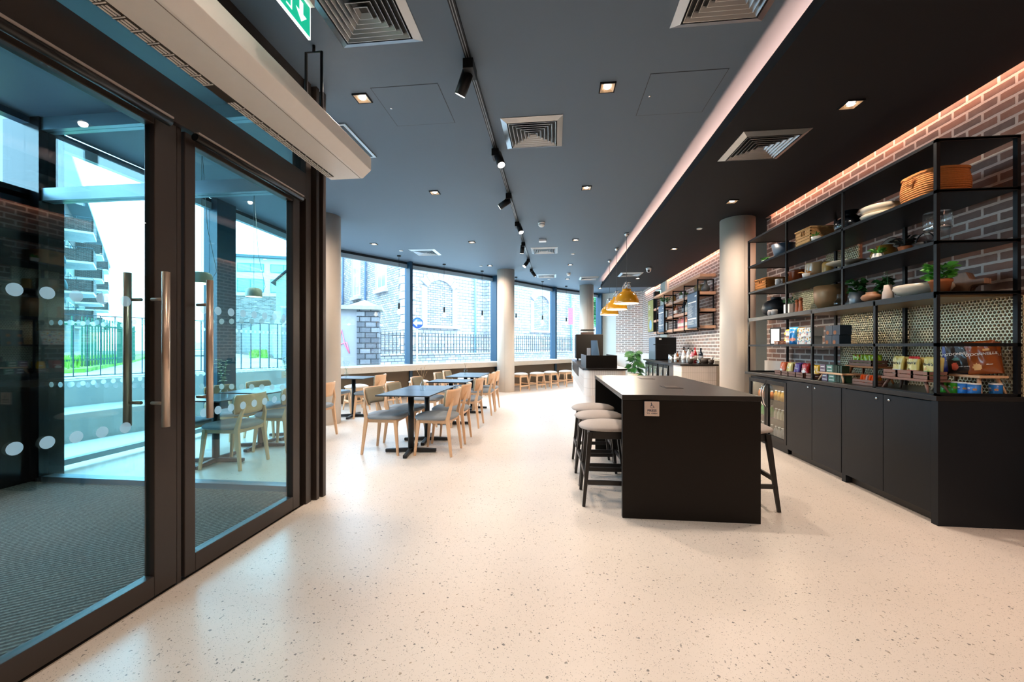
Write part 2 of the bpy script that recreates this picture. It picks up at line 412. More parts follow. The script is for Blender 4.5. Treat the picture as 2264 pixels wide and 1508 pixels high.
# ---- long terrazzo counter under the windows
def offset_line(dist):
    out = []
    P = [Vector((-5.1, 7.3))] + [Vector(p) for p in NODES]
    for i, p in enumerate(P):
        ds = []
        if i > 0: ds.append((P[i] - P[i - 1]).normalized())
        if i < len(P) - 1: ds.append((P[i + 1] - P[i]).normalized())
        n = Vector((0, 0))
        for d in ds: n += Vector((d.y, -d.x))
        n.normalize(); k = 1 / max(.5, n.dot(Vector((ds[0].y, -ds[0].x))))
        out.append(p + n * dist * k)
    return out
inner = offset_line(.68); inner[0] = Vector((-5.05, 6.9))
outer = offset_line(.05); outer[0] = Vector((-5.05, 7.3))
ct = MB().prism([tuple(p) for p in outer] + [tuple(p) for p in inner[::-1]], .705, .845).build('window_counter', TERR_TOP, bevel=.008)
tag(ct, 'long pale terrazzo counter running under the street windows', 'counter')

# ---- entrance: glazed doors, header, posts, vestibule
DX = -2.08
def door_leaf(n, y0, y1, yin0, yin1, bar_y, dots_y):
    d = thing('door_%d' % n, None, None, (DX, y0, 0), kind='structure')
    m = MB(); a, b = DX - .03, DX + .03
    m.box(a, y0, .01, b, yin0, 2.5).box(a, yin1, .01, b, y1, 2.5)
    m.box(a, yin0, .01, b, yin1, .115).box(a, yin0, 2.446, b, yin1, 2.5)
    m.build('door_frame', ALU, d, bevel=.004)
    MB().box(DX - .004, yin0 - .01, .105, DX + .004, yin1 + .01, 2.456).build('glass', GLASS_IN, d)
    k = MB()
    for z in (1.52, .905):
        for y in dots_y:
            if yin0 + .03 < y < yin1 - .03:
                T = Matrix.Translation((DX + .0055, y, z)) @ Matrix.Rotation(PI / 2, 4, 'Y')
                k.disc(.026, T, 20)
    k.build('glass_dots', DOTW, d)
    for x in ((DX + .11), (DX - .11)):
        h = MB(); h.tube([(x, bar_y, .89), (x, bar_y, 1.68)], .0175, 16)
        s_ = 1 if x > DX else -1
        for z in (1.01, 1.54): h.tube([(DX + s_ * .03, bar_y, z), (x, bar_y, z)], .009, 10)
        h.build('pull_handle', HANDLE, d)
    r = MB(); r.tube([(DX + .075, yin0 - .05, 2.475), (DX + .075, yin1 + .04, 2.475)], .022, 12)
    r.build('door_sensor', M('black_plastic_rail', '131313', .3), d)
    r = MB(); r.box(DX + .07, yin0 - .05, 2.492, DX + .10, yin1 + .04, 2.500); r.build('sensor_cover', M('grey_sensor_cover', 'b5a8a0', .3), d)
    return d
door_leaf(1, .93, 1.966, 1.03, 1.844, 1.83, [1.325 - .3 + .1 * i for i in range(12)])
door_leaf(2, 2.013, 3.02, 2.08, 2.937, 2.09, [2.06 + .1 * i for i in range(12)])
door_leaf(3, -.16, .87, -.06, .77, .70, [-.1 + .1 * i for i in range(12)])
m = MB()
m.box(-2.16, -1.4, 2.51, -2.03, 3.07, 2.72)                        # header
m.box(-2.16, -1.4, 3.40, -2.05, 3.28, 3.5)
m.box(-2.15, 3.07, 0, -2.03, 3.14, 3.5).box(-2.11, 3.14, 0, -2.06, 3.17, 3.5).box(-2.19, 3.17, 0, -2.0, 3.21, 3.5).box(-2.13, 3.21, 0, -2.04, 3.24, 3.5).box(-2.2, 3.24, 0, -1.985, 3.285, 3.5)
m.box(-2.13, 3.03, 0, -2.09, 3.07, 2.52)
m.box(-2.15, .875, 0, -2.03, .925, 2.52).box(-2.15, -.22, 0, -2.03, -.165, 2.52)
m.box(-2.14, 1.976, .0, -2.06, 2.003, 2.51)
S('trim_11', m, ALU, bevel=.003)
S('trim_12', LB(lambda m: m.box(-2.13, -1.4, 0, -2.04, 3.2, .006)), STEEL)
S('window_7', LB(lambda m: m.box(DX - .004, -1.4, 2.72, DX + .004, 3.07, 3.4)), GLASS_IN)
S('window_8', LB(lambda m: m.box(DX - .004, -1.4, .1, DX + .004, -.22, 2.5)), GLASS_IN)
# far glass wall of the vestibule
m = MB()
m.box(-4.95, 3.32, 2.70, -2.2, 3.42, 2.82).box(-4.95, 3.32, 3.38, -2.2, 3.42, 3.5).box(-4.95, 3.32, 0, -2.2, 3.42, .05)
S('trim_13', m, M('vestibule_frame_metal', '6f8a98', .35, metal=.5))
S('window_9', LB(lambda m: m.box(-4.92, 3.366, .05, -2.2, 3.374, 2.70).box(-4.92, 3.366, 2.82, -2.2, 3.374, 3.38)), GLASS_IN)
k = MB()
for z, z2 in ((1.53, 1.53), (.93, .93)):
    for i in range(27):
        T = Matrix.Translation((-4.85 + .1 * i, 3.362, z)) @ Matrix.Rotation(PI / 2, 4, 'X')
        k.disc(.026, T, 20)
k.build('trim_14', DOTW, kind='structure')
k = MB()
for z in (1.55, .9):
    for i in range(46):
        y = 3.6 + .1 * i
        if 5.38 < y < 5.8: continue
        T = Matrix.Translation((-5.09, y, z)) @ Matrix.Rotation(PI / 2, 4, 'Y')
        k.disc(.026, T, 16)
k.build('trim_15', DOTW, kind='structure')
# outer side of the vestibule: dark panels with a transom light above
S('wall_left', LB(lambda m: m.box(-5.1, -3.0, 0, -5.0, 1.6, 3.5).box(-5.06, 2.35, 0, -5.0, 3.3, 2.75).box(-5.1, 1.6, 2.7, -5.0, 3.3, 2.8)), MATS['dark_blue_black_cladding'])
S('window_10', LB(lambda m: m.box(-5.06, 1.6, 2.8, -5.05, 3.3, 3.45).box(-5.06, 1.6, 0.05, -5.05, 2.35, 2.7)), GLASS_OUT)
S('trim_16', LB(lambda m: m.box(-5.1, 2.86, 2.8, -5.0, 2.92, 3.5).box(-5.1, 1.6, 3.44, -5.0, 3.3, 3.5).box(-5.1, 2.30, 0, -5.0, 2.36, 2.7)), MULL)
S('wall_vestibule', LB(lambda m: m.box(-5.0, -1.5, 0, -2.16, -1.4, 3.5)), MATS['charcoal_wall'])
# ribbed entrance mat
t = NT('ribbed_entrance_mat'); tc = t.n('ShaderNodeTexCoord'); sp = t.n('ShaderNodeSeparateXYZ'); t.l(tc.outputs['Object'], sp.inputs[0])
nz = t.n('ShaderNodeTexNoise', Scale=90.0, Detail=3.0); t.l(tc.outputs['Object'], nz.inputs['Vector'])
sw = t.math('SINE', t.math('MULTIPLY', t.math('ADD', t.math('MULTIPLY', sp.outputs[0], -.8), sp.outputs[1]), 2 * PI / .04))
h = t.math('ADD', t.math('MULTIPLY', sw, .45), t.math('MULTIPLY', nz.outputs[0], 1.5))
t.l(t.ramp(t.math('MULTIPLY', h, .7), [(0.1, '191a1b'), (.5, '40413f'), (.9, '84847e')]), t.p.inputs['Base Color']); t.p.inputs['Roughness'].default_value = .95
t.bump(h, .5, .006)
tag(MB().box(-4.98, -1.35, 0, -2.2, 3.30, .008).build('entrance_mat', t.m), 'large grey ribbed entrance mat filling the floor of the glazed lobby', 'mat')

# ---- round concrete columns
for (x, y, h, lb) in ((-3.87, 6.37, 3.5, 'round pale concrete column beside the entrance doors, nearest the dining tables'),
                      (-1.40, 11.42, 3.5, 'round pale concrete column standing in front of the middle window mullion'),
                      (1.15, 14.55, 3.5, 'round pale concrete column farthest away, behind the coffee machine'),
                      (2.875, 6.64, 3.3, 'round pale concrete column at the far end of the black shelving')):
    cl = thing('concrete_column', lb, 'column', (x, y, 0))
    MB().lathe([(.25, 0), (.25, h)], (x, y, 0), 48).build('shaft', CONC, cl)
    MB().box(x - .002, y - .252, .02, x + .002, y - .249, h - .02).build('formwork_seam', M('seam_grey', 'a89a8c', .7), cl)

# ================================================================ CEILING FITTINGS
def vent(x, y, z, label):
    v = thing('air_diffuser', label, 'air vent', (x, y, z), 0, 'square ceiling air diffusers')
    f = MB(); o, i = .3, .245
    for a in range(4):
        T = Matrix.Translation((x, y, z)) @ Matrix.Rotation(a * PI / 2, 4, 'Z')
        f.add([(-o, -o, -.004), (o, -o, -.004), (i, -i, -.026), (-i, -i, -.026), (-o, -o, 0), (o, -o, 0), (i, -i, 0), (-i, -i, 0)],
              [(0, 1, 2, 3), (4, 5, 1, 0), (3, 2, 6, 7)], 0, False, T)
    f.build('outer_frame', VENT, v)
    b = MB().box(x - .245, y - .245, z - .0015, x + .245, y + .245, z - .0005); b.build('dark_throat', M('vent_throat_black', '0c0e10', .6), v)
    l = MB()
    for k in range(6):
        r = .232 - .037 * k
        for a in range(4):
            T = Matrix.Translation((x, y, z)) @ Matrix.Rotation(a * PI / 2, 4, 'Z')
            r2 = r - .022
            l.add([(-r, -r, -.028), (r, -r, -.028), (r - .0035, -r + .0035, -.028), (-r + .0035, -r + .0035, -.028), (r2, -r2, -.003), (-r2, -r2, -.003), (r, -r, -.024), (-r, -r, -.024), (r2 + .003, -r2 - .003, -.002), (-r2 - .003, -r2 - .003, -.002)],
                  [(0, 1, 2, 3), (3, 2, 4, 5), (1, 0, 7, 6), (6, 7, 9, 8)], 0, False, T)
    l.build('louvres', VENT, v)
    return v
V0 = vent(-1.24, 2.48, 3.5, 'square metal ceiling air diffuser beside the air curtain, cut by the top edge')
for (x, y, z, lb) in ((1.09, 2.55, 3.5, 'square metal ceiling air diffuser next to the pink cove light, cut by top edge'),
                      (-.22, 4.10, 3.5, 'square metal ceiling air diffuser just right of the spotlight track, second from the camera'),
                      (2.05, 4.21, 3.3, 'square dark ceiling air diffuser in the lowered ceiling near the tall black shelving'),
                      (-3.0, 9.03, 3.5, 'square metal ceiling air diffuser near the street windows on the left'),
                      (-.23, 9.15, 3.5, 'square metal ceiling air diffuser behind the small white ceiling box'),
                      (-.25, 12.46, 3.5, 'small far ceiling air diffuser right of the end of the spotlight track'),
                      (1.10, 13.02, 3.5, 'small far ceiling air diffuser in front of the farthest column'),
                      (2.09, 11.33, 3.3, 'far ceiling air diffuser in the lowered ceiling beside the dome camera')):
    dup(V0, (x, y, z), label=lb)
REFL = M('warm_reflector', 'c9ab8c', .3, metal=.5)
LAMP = emitter('downlight_lamp', 'fff0dc', 30)
def downlight(x, y, z, label):
    d = thing('downlight', label, 'ceiling light', (x, y, z), 0, 'square recessed downlights')
    m = MB(); o, i = .066, .056
    for a in range(4):
        T = Matrix.Translation((x, y, z)) @ Matrix.Rotation(a * PI / 2, 4, 'Z')
        m.box(-o, -o, -.012, o, -i, 0, 0, T)
    m.build('bezel', DROP, d)
    m = MB()
    for a in range(4):
        T = Matrix.Translation((x, y, z)) @ Matrix.Rotation(a * PI / 2, 4, 'Z')
        m.add([(-i, -i, -.012), (i, -i, -.012), (.03, -.03, -.001), (-.03, -.03, -.001)], [(0, 1, 2, 3)], 0, False, T)
    m.build('reflector', REFL, d)
    MB().lathe([(.027, -.004), (.024, -.0075), (.001, -.0085)], (x, y, z), 16).build('lamp', LAMP, d)
    return d
D0 = downlight(-1.69, 3.36, 3.5, 'square recessed downlight beside the ceiling access panel near the entrance')
dls = [(.445, 3.44, 3.5, 'bright square recessed downlight between the spotlight track and the pink cove, nearest row'),
       (2.43, 3.56, 3.3, 'square recessed downlight in the lowered ceiling above the near end of the black shelving'),
       (-1.7, 5.53, 3.5, 'square recessed downlight left of the track, second row from the camera'),
       (.44, 5.59, 3.5, 'square recessed downlight right of the track, second row from the camera'),
       (2.43, 5.77, 3.3, 'square recessed downlight in the lowered ceiling just before the round column'),
       (-3.85, 8.17, 3.5, 'square recessed downlight close to the left street window'),
       (-1.73, 8.24, 3.5, 'square recessed downlight left of the track, third row'),
       (.43, 8.30, 3.5, 'square recessed downlight right of the track, third row'),
       (2.43, 8.45, 3.3, 'square recessed downlight in the lowered ceiling over the coffee bar'),
       (-1.75, 10.7, 3.5, 'square recessed downlight left of the track, fourth row'),
       (.42, 10.8, 3.5, 'square recessed downlight right of the track, fourth row'),
       (.42, 13.07, 3.5, 'square recessed downlight farthest down the room'),
       (2.42, 12.0, 3.3, 'square recessed downlight in the lowered ceiling beyond the dome camera'),
       (1.71, 15.3, 3.5, 'small recessed downlight in the far corner of the room'),
       (-3.75, 3.05 + 2.2, 3.5, 'square recessed downlight above the dining tables behind the lobby'),
       (-3.7, 1.95, 3.5, 'square recessed downlight inside the glazed entrance lobby')]
for x, y, z, lb in dls: dup(D0, (x, y, z), label=lb)
for x, y, z in [(-1.69, 3.36, 3.5)] + [d[:3] for d in dls] + [(-.8, 1.2, 3.5), (.45, 1.0, 3.5), (2.43, 1.2, 3.3), (.45, -1.2, 3.5), (-1.0, -1.2, 3.5), (2.4, -1.0, 3.3)]:  # trailing entries are unseen lamps, left ones moved to light the air curtain
    spot('downlight_beam', (x, y, z - .014), P_DOWN * (.35 if (x < -3.6 and y < 3) else .6 if y < 1.5 else 1), 150, 1.0)
def disc(x, y, z, label):
    d = thing('round_downlight', label, 'ceiling light', (x, y, z), 0, 'small round white downlights')
    MB().lathe([(.045, 0), (.045, -.012), (.036, -.016), (.034, -.010)], (x, y, z), 20).build('trim_ring', WHITEP, d)
    MB().lathe([(.034, -.009), (.001, -.009)], (x, y, z), 16).build('diffuser', emitter('disc_lamp', 'ffffff', 3), d)
    return d
R0 = disc(-3.5, 8.81, 3.5, 'small round white downlight beside the left window diffuser')
for x, y, z, lb in ((-2.0, 10.72, 3.5, 'small round white downlight near the middle window'), (-.18, 13.05, 3.5, 'small round white downlight just beyond the far diffuser'),
                    (2.44, 7.04, 3.3, 'small round white downlight in the lowered ceiling near the round column'), (.43, 9.54, 3.5, 'small round white downlight between two square downlights'),
                    (1.85, 14.6, 3.5, 'small round white downlight right of the farthest column')):
    dup(R0, (x, y, z), label=lb)
# spotlight track
tr = thing('spotlight_track', 'long black ceiling track carrying the black spotlights', 'lighting track', (-.65, 5, 3.5))
MB().box(-.672, -2.6, 3.478, -.628, 11.5, 3.5).build('rail', STEELBLK, tr)
m = MB(); m.box(-.662, -2.6, 3.4765, -.656, 11.5, 3.479).box(-.644, -2.6, 3.4765, -.638, 11.5, 3.479); m.build('copper_conductor', M('track_inner_silver', '8b8e90', .4, metal=.6), tr)
def track_spot(y, aim, label, lit=True):
    d = thing('track_spotlight', label, 'spotlight', (-.65, y, 3.478), 0, 'black track spotlights')
    MB().box(-.69, y - .075, 3.40, -.61, y + .075, 3.4775).build('driver_box', STEELBLK, d, bevel=.004)
    a = Vector(aim).normalized(); c = Vector((-.65, y, 3.36)) + Vector((a.x, a.y, 0)).normalized() * .07 if (abs(a.x) + abs(a.y)) > .1 else Vector((-.65, y, 3.33))
    MB().tube([(-.65, y, 3.41), c], .012, 8).build('pivot_arm', STEELBLK, d)
    MB().tube([c - a * .085, c + a * .085], .045, 20).build('lamp_head', STEELBLK, d)
    MB().tube([c + a * .0855, c + a * .087], .038, 20).build('lens', emitter('track_lens', 'fff4e4', 18) if lit else STEELBLK, d)
    if lit or True:
        spot('track_beam', tuple(c + a * .09), P_TRACK, 60, .6, tuple(c + a * 2), (1, .8, .6))
    return d
track_spot(3.02, (-.45, .35, -.8), 'black track spotlight nearest the camera, turned to the left')
track_spot(4.40, (.30, -.35, -.9), 'black track spotlight with glowing white lens, second from the camera')
track_spot(5.68, (-.85, .2, -.5), 'black track spotlight turned away to the left, third from the camera')
track_spot(6.99, (.3, -.35, -.85), 'black track spotlight just left of the white smoke detector')
track_spot(8.36, (-.15, .3, -.95), 'black track spotlight pointing straight down, fifth from the camera')
track_spot(9.96, (-.5, -.35, -.8), 'black track spotlight with lit lens, second from the far end')
track_spot(11.25, (.5, .35, -.7), 'black track spotlight at the far end of the track')
# access panels
def access(x0, y0, x1, y1, lb, lx):
    d = thing('ceiling_access_panel', lb, 'access panel', (x0, y0, 3.5))
    MB().box(x0, y0, 3.4985, x1, y1, 3.5).build('panel_gap', MULLD, d)
    MB().box(x0 + .005, y0 + .005, 3.4975, x1 - .005, y1 - .005, 3.499).build('panel', CEIL, d)
    MB().lathe([(.012, -.003), (.012, 0)], (lx, (y0 + y1) / 2, 3.4965), 12).build('lock', CHROME, d)
access(-1.56, 3.24, -.97, 3.83, 'flush ceiling access panel between the entrance doors and the spotlight track', -1.5)
access(.77, 3.31, 1.375, 3.9, 'flush ceiling access panel beside the pink cove light', .83)
# smoke detectors, box, dome camera, slot vent
def smoke(x, y, lb):
    d = thing('smoke_detector', lb, 'smoke detector', (x, y, 3.5), 0, 'white smoke detectors')
    MB().lathe([(.06, 0), (.06, -.022), (.045, -.026)], (x, y, 3.5), 24).build('base', WHITEP, d)
    MB().lathe([(.045, -.03), (.06, -.04), (.055, -.055), (.036, -.075), (.02, -.082), (.001, -.083)], (x, y, 3.5), 24).build('sensor_head', WHITEP, d)
smoke(-.23, 7.08, 'white smoke detector right of the track, the nearer one')
smoke(.42, 12.06, 'white smoke detector farther down the room near the last diffusers')
bx = tag(MB().box(-.32, 8.16, 3.455, -.17, 8.28, 3.5).build('ceiling_sensor_box', WHITEP, bevel=.006), 'small white rectangular box on the ceiling in front of a diffuser', 'sensor')
d = thing('dome_camera', 'white dome security camera on the lowered ceiling', 'security camera', (2.38, 10.43, 3.3))
MB().lathe([(.07, 0), (.07, -.035), (.06, -.045)], (2.38, 10.43, 3.3), 24).build('base', WHITEP, d)
MB().ball((2.38, 10.43, 3.235), .058, seg=20).build('dome', WHITEP, d)
MB().tube([(2.37, 10.39, 3.22), (2.365, 10.365, 3.205)], .03, 16).build('lens', STEELBLK, d)
d = thing('slot_diffuser', 'narrow silver slot vent on the ceiling behind the end of the air curtain', 'air vent', (-2.12, 4.06, 3.5))
MB().box(-2.2, 3.72, 3.488, -2.05, 4.42, 3.5).build('frame', VENT, d, bevel=.002)
MB().box(-2.165, 3.75, 3.485, -2.085, 4.39, 3.4885).build('slot', MULLD, d)

# air curtain over the doors
ac = thing('air_curtain', 'long cream air curtain unit hanging over the glass entrance doors', 'air curtain', (-1.77, 1.2, 2.75))
sec = [(-1.95, 2.765), (-1.93, 2.745), (-1.64, 2.745), (-1.565, 2.81), (-1.565, 2.915), (-1.60, 2.95), (-1.95, 2.95)]
n = len(sec)
m = MB().add([(x, -1.2, z) for x, z in sec] + [(x, 3.27, z) for x, z in sec], [tuple(range(n)), tuple(range(2 * n - 1, n - 1, -1))] + [(i, i + n, (i + 1) % n + n, (i + 1) % n) for i in range(n)], 0)
m.build('housing', CREAMW, ac, bevel=.004)
m = MB(); m.box(-1.925, -1.15, 2.7395, -1.865, 3.2, 2.7455, 1)
y = -1.14
while y < 3.18:
    if not 2.0 < y < 2.1:
        for j in range(3): m.box(-1.921 + j * .018, y, 2.737, -1.911 + j * .018, y + .055, 2.7405, 0)
        m.box(-1.925, y + .06, 2.7365, -1.865, y + .066, 2.7405, 0)
    y += .075
m.build('outlet_grille', [CREAMW, M('grille_dark', '3a322a', .6)], ac)
MB().box(-1.66, -1.2, 2.7435, -1.655, 3.26, 2.7455).build('seam', M('seam_warm_grey', '9a8f86', .6), ac)  # seam drawn as a thin warm grey strip
for yy in (2.74, .9):
    MB().tube([(-1.81, yy, 2.95), (-1.81, yy, 3.45), (-1.69, yy, 3.45), (-1.69, yy, 2.95)], .011, 8).tube([(-1.75, yy, 3.45), (-1.75, yy, 3.5)], .011, 8).build('hanging_bracket', STEELBLK, ac)

# exit signs
GREEN = M('exit_sign_green', '0f9c7a', .4, emit=.55); SIGNW = M('exit_sign_white', 'f5fbf8', .4, emit=.9)
def running_man(m, T, mi=1):
    """running figure and doorway of an emergency exit pictogram, about 1 unit high"""
    def poly(p): m.add([(x, y, 0) for x, y in p], [tuple(range(len(p)))], mi, False, T)
    poly([(.35, -.5), (.75, -.5), (.75, .5), (.35, .5), (.35, .42), (.67, .42), (.67, -.42), (.35, -.42)])
    poly([(.05 + .09 * math.cos(a * PI / 6), .36 + .09 * math.sin(a * PI / 6)) for a in range(12)])
    poly([(-.16, .22), (.08, .25), (.16, .05), (.06, -.12), (-.08, -.06)])
    poly([(.06, -.12), (.2, -.2), (.12, -.45), (.03, -.45), (.08, -.24), (-.06, -.12)])
    poly([(-.08, -.04), (-.14, -.28), (-.42, -.28), (-.42, -.2), (-.22, -.19), (-.2, -.02)])
    poly([(-.16, .22), (-.34, .1), (-.38, .15), (-.18, .3)]); poly([(.1, .2), (.28, .08), (.25, .02), (.06, .13)])
def arrow(m, T, ang, sc, mi=1):
    R = T @ Matrix.Rotation(ang, 4, 'Z') @ Matrix.Scale(sc, 4)
    p = [(.5, 0), (.05, .42), (.05, .14), (-.5, .14), (-.5, -.14), (.05, -.14), (.05, -.42)]
    m.add([(x, y, 0) for x, y in p], [(0, 1, 2, 3, 4, 5, 6)], mi, False, R)
def exit_sign(c, w, h, fwd, lb, wall=False):
    r = Vector((-fwd[1], fwd[0], 0)).normalized(); f = Vector(fwd + (0,)).normalized(); c = Vector(c)
    d = thing('exit_sign', lb, 'exit sign', tuple(c))
    m = MB(); T = frame_T(c, r, (0, 0, 1)); m.box(-w / 2, -h / 2, -.006, w / 2, h / 2, .006, 0, T); m.build('panel', SIGNW, d)
    m = MB()
    for s_ in (1, -1):
        T = frame_T(c + f * .0075 * s_, r * s_, (0, 0, 1))
        m.box(-w / 2 + .008, -h / 2 + .008, -.001, w / 2 - .008, h / 2 - .008, 0, 0, T)
        T2 = frame_T(c + f * .0085 * s_, r * s_, (0, 0, 1))
        running_man(m, T2 @ Matrix.Translation((-w * .22, 0, 0)) @ Matrix.Scale(h * .62, 4))
        arrow(m, T2 @ Matrix.Translation((w * .25, 0, 0)), -PI / 2, h * .6)
    m.build('pictogram', [GREEN, SIGNW], d)
    m = MB()
    m.box(-w / 2, h / 2, -.03, w / 2, h / 2 + .05, .03, 0, frame_T(c, r, (0, 0, 1)))
    if not wall:
        for q in (-.12, .12): m.tube([c + r * q + Vector((0, 0, h / 2 + .05)), Vector((c.x, c.y, 3.5)) + r * q], .004, 6)
    else:
        m.box(-.05, h / 2, .0, .05, h / 2 + .05, .09, 0, frame_T(c, -r, (0, 0, 1)))
    m.build('housing', WHITEP, d)
exit_sign((-1.36, 1.92, 3.10), .34, .18, (1, 0), 'green and white exit sign hanging at the top edge near the air curtain')
exit_sign((3.36, 13.38, 2.98), .30, .26, (-.97, -.25), 'green and white exit sign high on the far brick wall', True)

# ================================================================ PENDANTS
def yellow_pendant(x, y, z=2.12, lb=''):
    d = thing('dome_pendant', lb, 'pendant lamp', (x, y, z), 0, 'mustard dome pendants')
    MB().lathe([(.045, 3.5), (.045, 3.47), (.03, 3.445), (.012, 3.435)], (x, y, 0), 20).build('ceiling_rose', CHROME, d)
    MB().tube([(x, y, 3.45), (x, y, z + .36)], .0035, 6).build('cord', M('grey_cord', '55585c', .6), d)
    MB().lathe([(.226, 0), (.230, .012), (.228, .04), (.218, .09), (.192, .15), (.15, .20), (.105, .232), (.082, .245), (.086, .27), (.07, .285), (.03, .286)], (x, y, z), 40, caps=False).build('shade', YEL, d)
    MB().lathe([(.222, .002), (.205, .08), (.165, .15), (.09, .215), (.03, .235)], (x, y, z), 40, caps=False).build('inner_reflector', M('white_enamel', 'ffffff', .4), d)
    m = MB()
    for a in range(6):
        t = a * PI / 3; c_, s_ = math.cos(t), math.sin(t)
        m.tube([(x + .08 * c_, y + .08 * s_, z + .28), (x + .055 * c_, y + .055 * s_, z + .39), (x + .028 * c_, y + .028 * s_, z + .415), (x, y, z + .42)], .0045, 6)
    m.tube([(x, y, z + .28), (x, y, z + .43)], .014, 10); m.tube([(x - .02, y, z + .415), (x + .08, y, z + .415)], .008, 8)
    m.build('wire_cage', CHROME, d)
    MB().ball((x, y, z + .09), .045).build('bulb', emitter('pendant_bulb', 'fff0d8', 14), d)
    l = bpy.data.lights.new('pendant_light', 'POINT'); l.energy = 30; l.color = (1, .85, .65); l.shadow_soft_size = .05
    o = bpy.data.objects.new('pendant_light', l); COL.objects.link(o); o.location = (x, y, z + .02)
yellow_pendant(1.39, 7.91, 2.13, 'mustard yellow dome pendant over the till, the nearest of three')
yellow_pendant(1.38, 9.08, 2.12, 'mustard yellow dome pendant, the middle one of three')
yellow_pendant(1.39, 10.34, 2.10, 'mustard yellow dome pendant, the farthest of three')
def bare_pendant(x, y, lb):
    d = thing('tube_pendant', lb, 'pendant lamp', (x, y, 2.2), 0, 'slim black window pendants')
    MB().lathe([(.045, 3.5), (.045, 3.475), (.01, 3.47)], (x, y, 0), 16).build('ceiling_rose', STEELBLK, d)
    MB().tube([(x, y, 3.48), (x, y, 2.34)], .004, 6).build('cord', STEELBLK, d)
    MB().lathe([(.012, .15), (.022, .145), (.022, 0), (.018, 0)], (x, y, 2.2), 16).build('lamp_holder', STEELBLK, d)
    MB().lathe([(.012, .0), (.02, -.015), (.04, -.045), (.045, -.075), (.035, -.105), (.018, -.122), (.001, -.127)], (x, y, 2.2), 16).build('bulb', emitter('globe_bulb', 'fff2dd', 5), d)
    return d
B0 = bare_pendant(-3.744, 9.287, 'slim black pendant with bare globe bulb in the left street window')
for i, (x, y) in enumerate([(-2.933, 10.384), (-2.096, 11.435), (-1.212, 12.555), (-.405, 13.525), (.425, 14.63)]):
    dup(B0, (x, y, 2.2), label=['slim black pendant with bare bulb above the blue arrow sign, second from left',
        'slim black pendant with bare bulb just left of the mullion before the middle column', 'slim black pendant with bare bulb right beside the middle column',
        'slim black pendant with bare bulb in the window right of the middle column', 'slim black pendant with bare bulb in the last window before the farthest column'][i])
def white_pendant(x, y, z, lb, r=.1):
    d = thing('cream_pendant', lb, 'pendant lamp', (x, y, z), 0, 'cream bell pendants over the dining tables')
    m = MB().lathe([(.05, 3.5), (.05, 3.47), (.01, 3.46)], (x, y, 0), 20); m.build('ceiling_rose', WHITEP, d)
    MB().lathe([(r, 0), (r + .002, .015), (r, .06), (r * .92, .1), (r * .7, .12), (.02, .122)], (x, y, z), 32, caps=False).build('shade', M('cream_lamp_shade', 'cfcdb8', .4), d)
    MB().lathe([(r - .003, .003), (.02, .02)], (x, y, z), 32).build('diffuser', emitter('shade_glow', 'fff0d4', 3.5), d)
    MB().tube([(x, y, 3.47), (x, y, z + .12)], .0025, 6).tube([(x, y, 3.47), (x + .05, y + .02, z + .6), (x + .13, y + .05, z + .14), (x + .08, y + .03, z + .03), (x + .01, y, z + .09)], .003, 6).build('looped_cable', M('grey_cable', '8d9496', .5), d)
white_pendant(-3.80, 3.93, 1.98, 'cream bell pendant over the dining tables, left of the door handle through glass')
white_pendant(-4.10, 5.05, 1.98, 'cream bell pendant over the dining tables, right of dark cladding through glass')
white_pendant(-4.05, 6.97, 1.98, 'cream pendant with a cord to the ceiling near the left column')

# ================================================================ TABLES AND CHAIRS
def make_table(lb):
    d = thing('cafe_table', lb, 'table', (0, 0, 0), 0, 'dark square cafe tables')
    MB().box(-.325, -.3, .715, .325, .3, .73).build('tabletop', TABLET, d, bevel=.003)
    MB().tube([(0, 0, .03), (0, 0, .715)], .036, 20).build('pedestal', TBASE, d)
    m = MB()
    for a in range(4):
        t = a * PI / 2 + .12; m.beam((0, 0, .03), (.31 * math.cos(t), .31 * math.sin(t), .022), .045, .05, .045, .035)
    m.build('cross_base', TBASE, d, bevel=.004)
    return d
TAB = make_table('dark grey cafe table closest to the camera in the main dining row')
TAB.location = (-1.76, 4.75, 0)
for x, y, lb in ((-1.755, 5.355, 'dark grey cafe table pushed against the back of the closest one'), (-1.72, 6.50, 'dark grey single cafe table in the middle of the main row'),
                 (-1.72, 7.60, 'dark grey cafe table, third group of the main row'), (-1.72, 8.205, 'dark grey cafe table farthest back in the main row'),
                 (-3.70, 7.02, 'dark grey cafe table just behind the left concrete column'), (-3.79, 4.10, 'dark grey cafe table behind the lobby glass, nearest the lobby'),
                 (-3.80, 4.80, 'dark grey cafe table behind the lobby glass, middle of three'), (-3.80, 5.41, 'dark grey cafe table behind the lobby glass, farthest of three')):
    dup(TAB, (x, y, 0), label=lb)
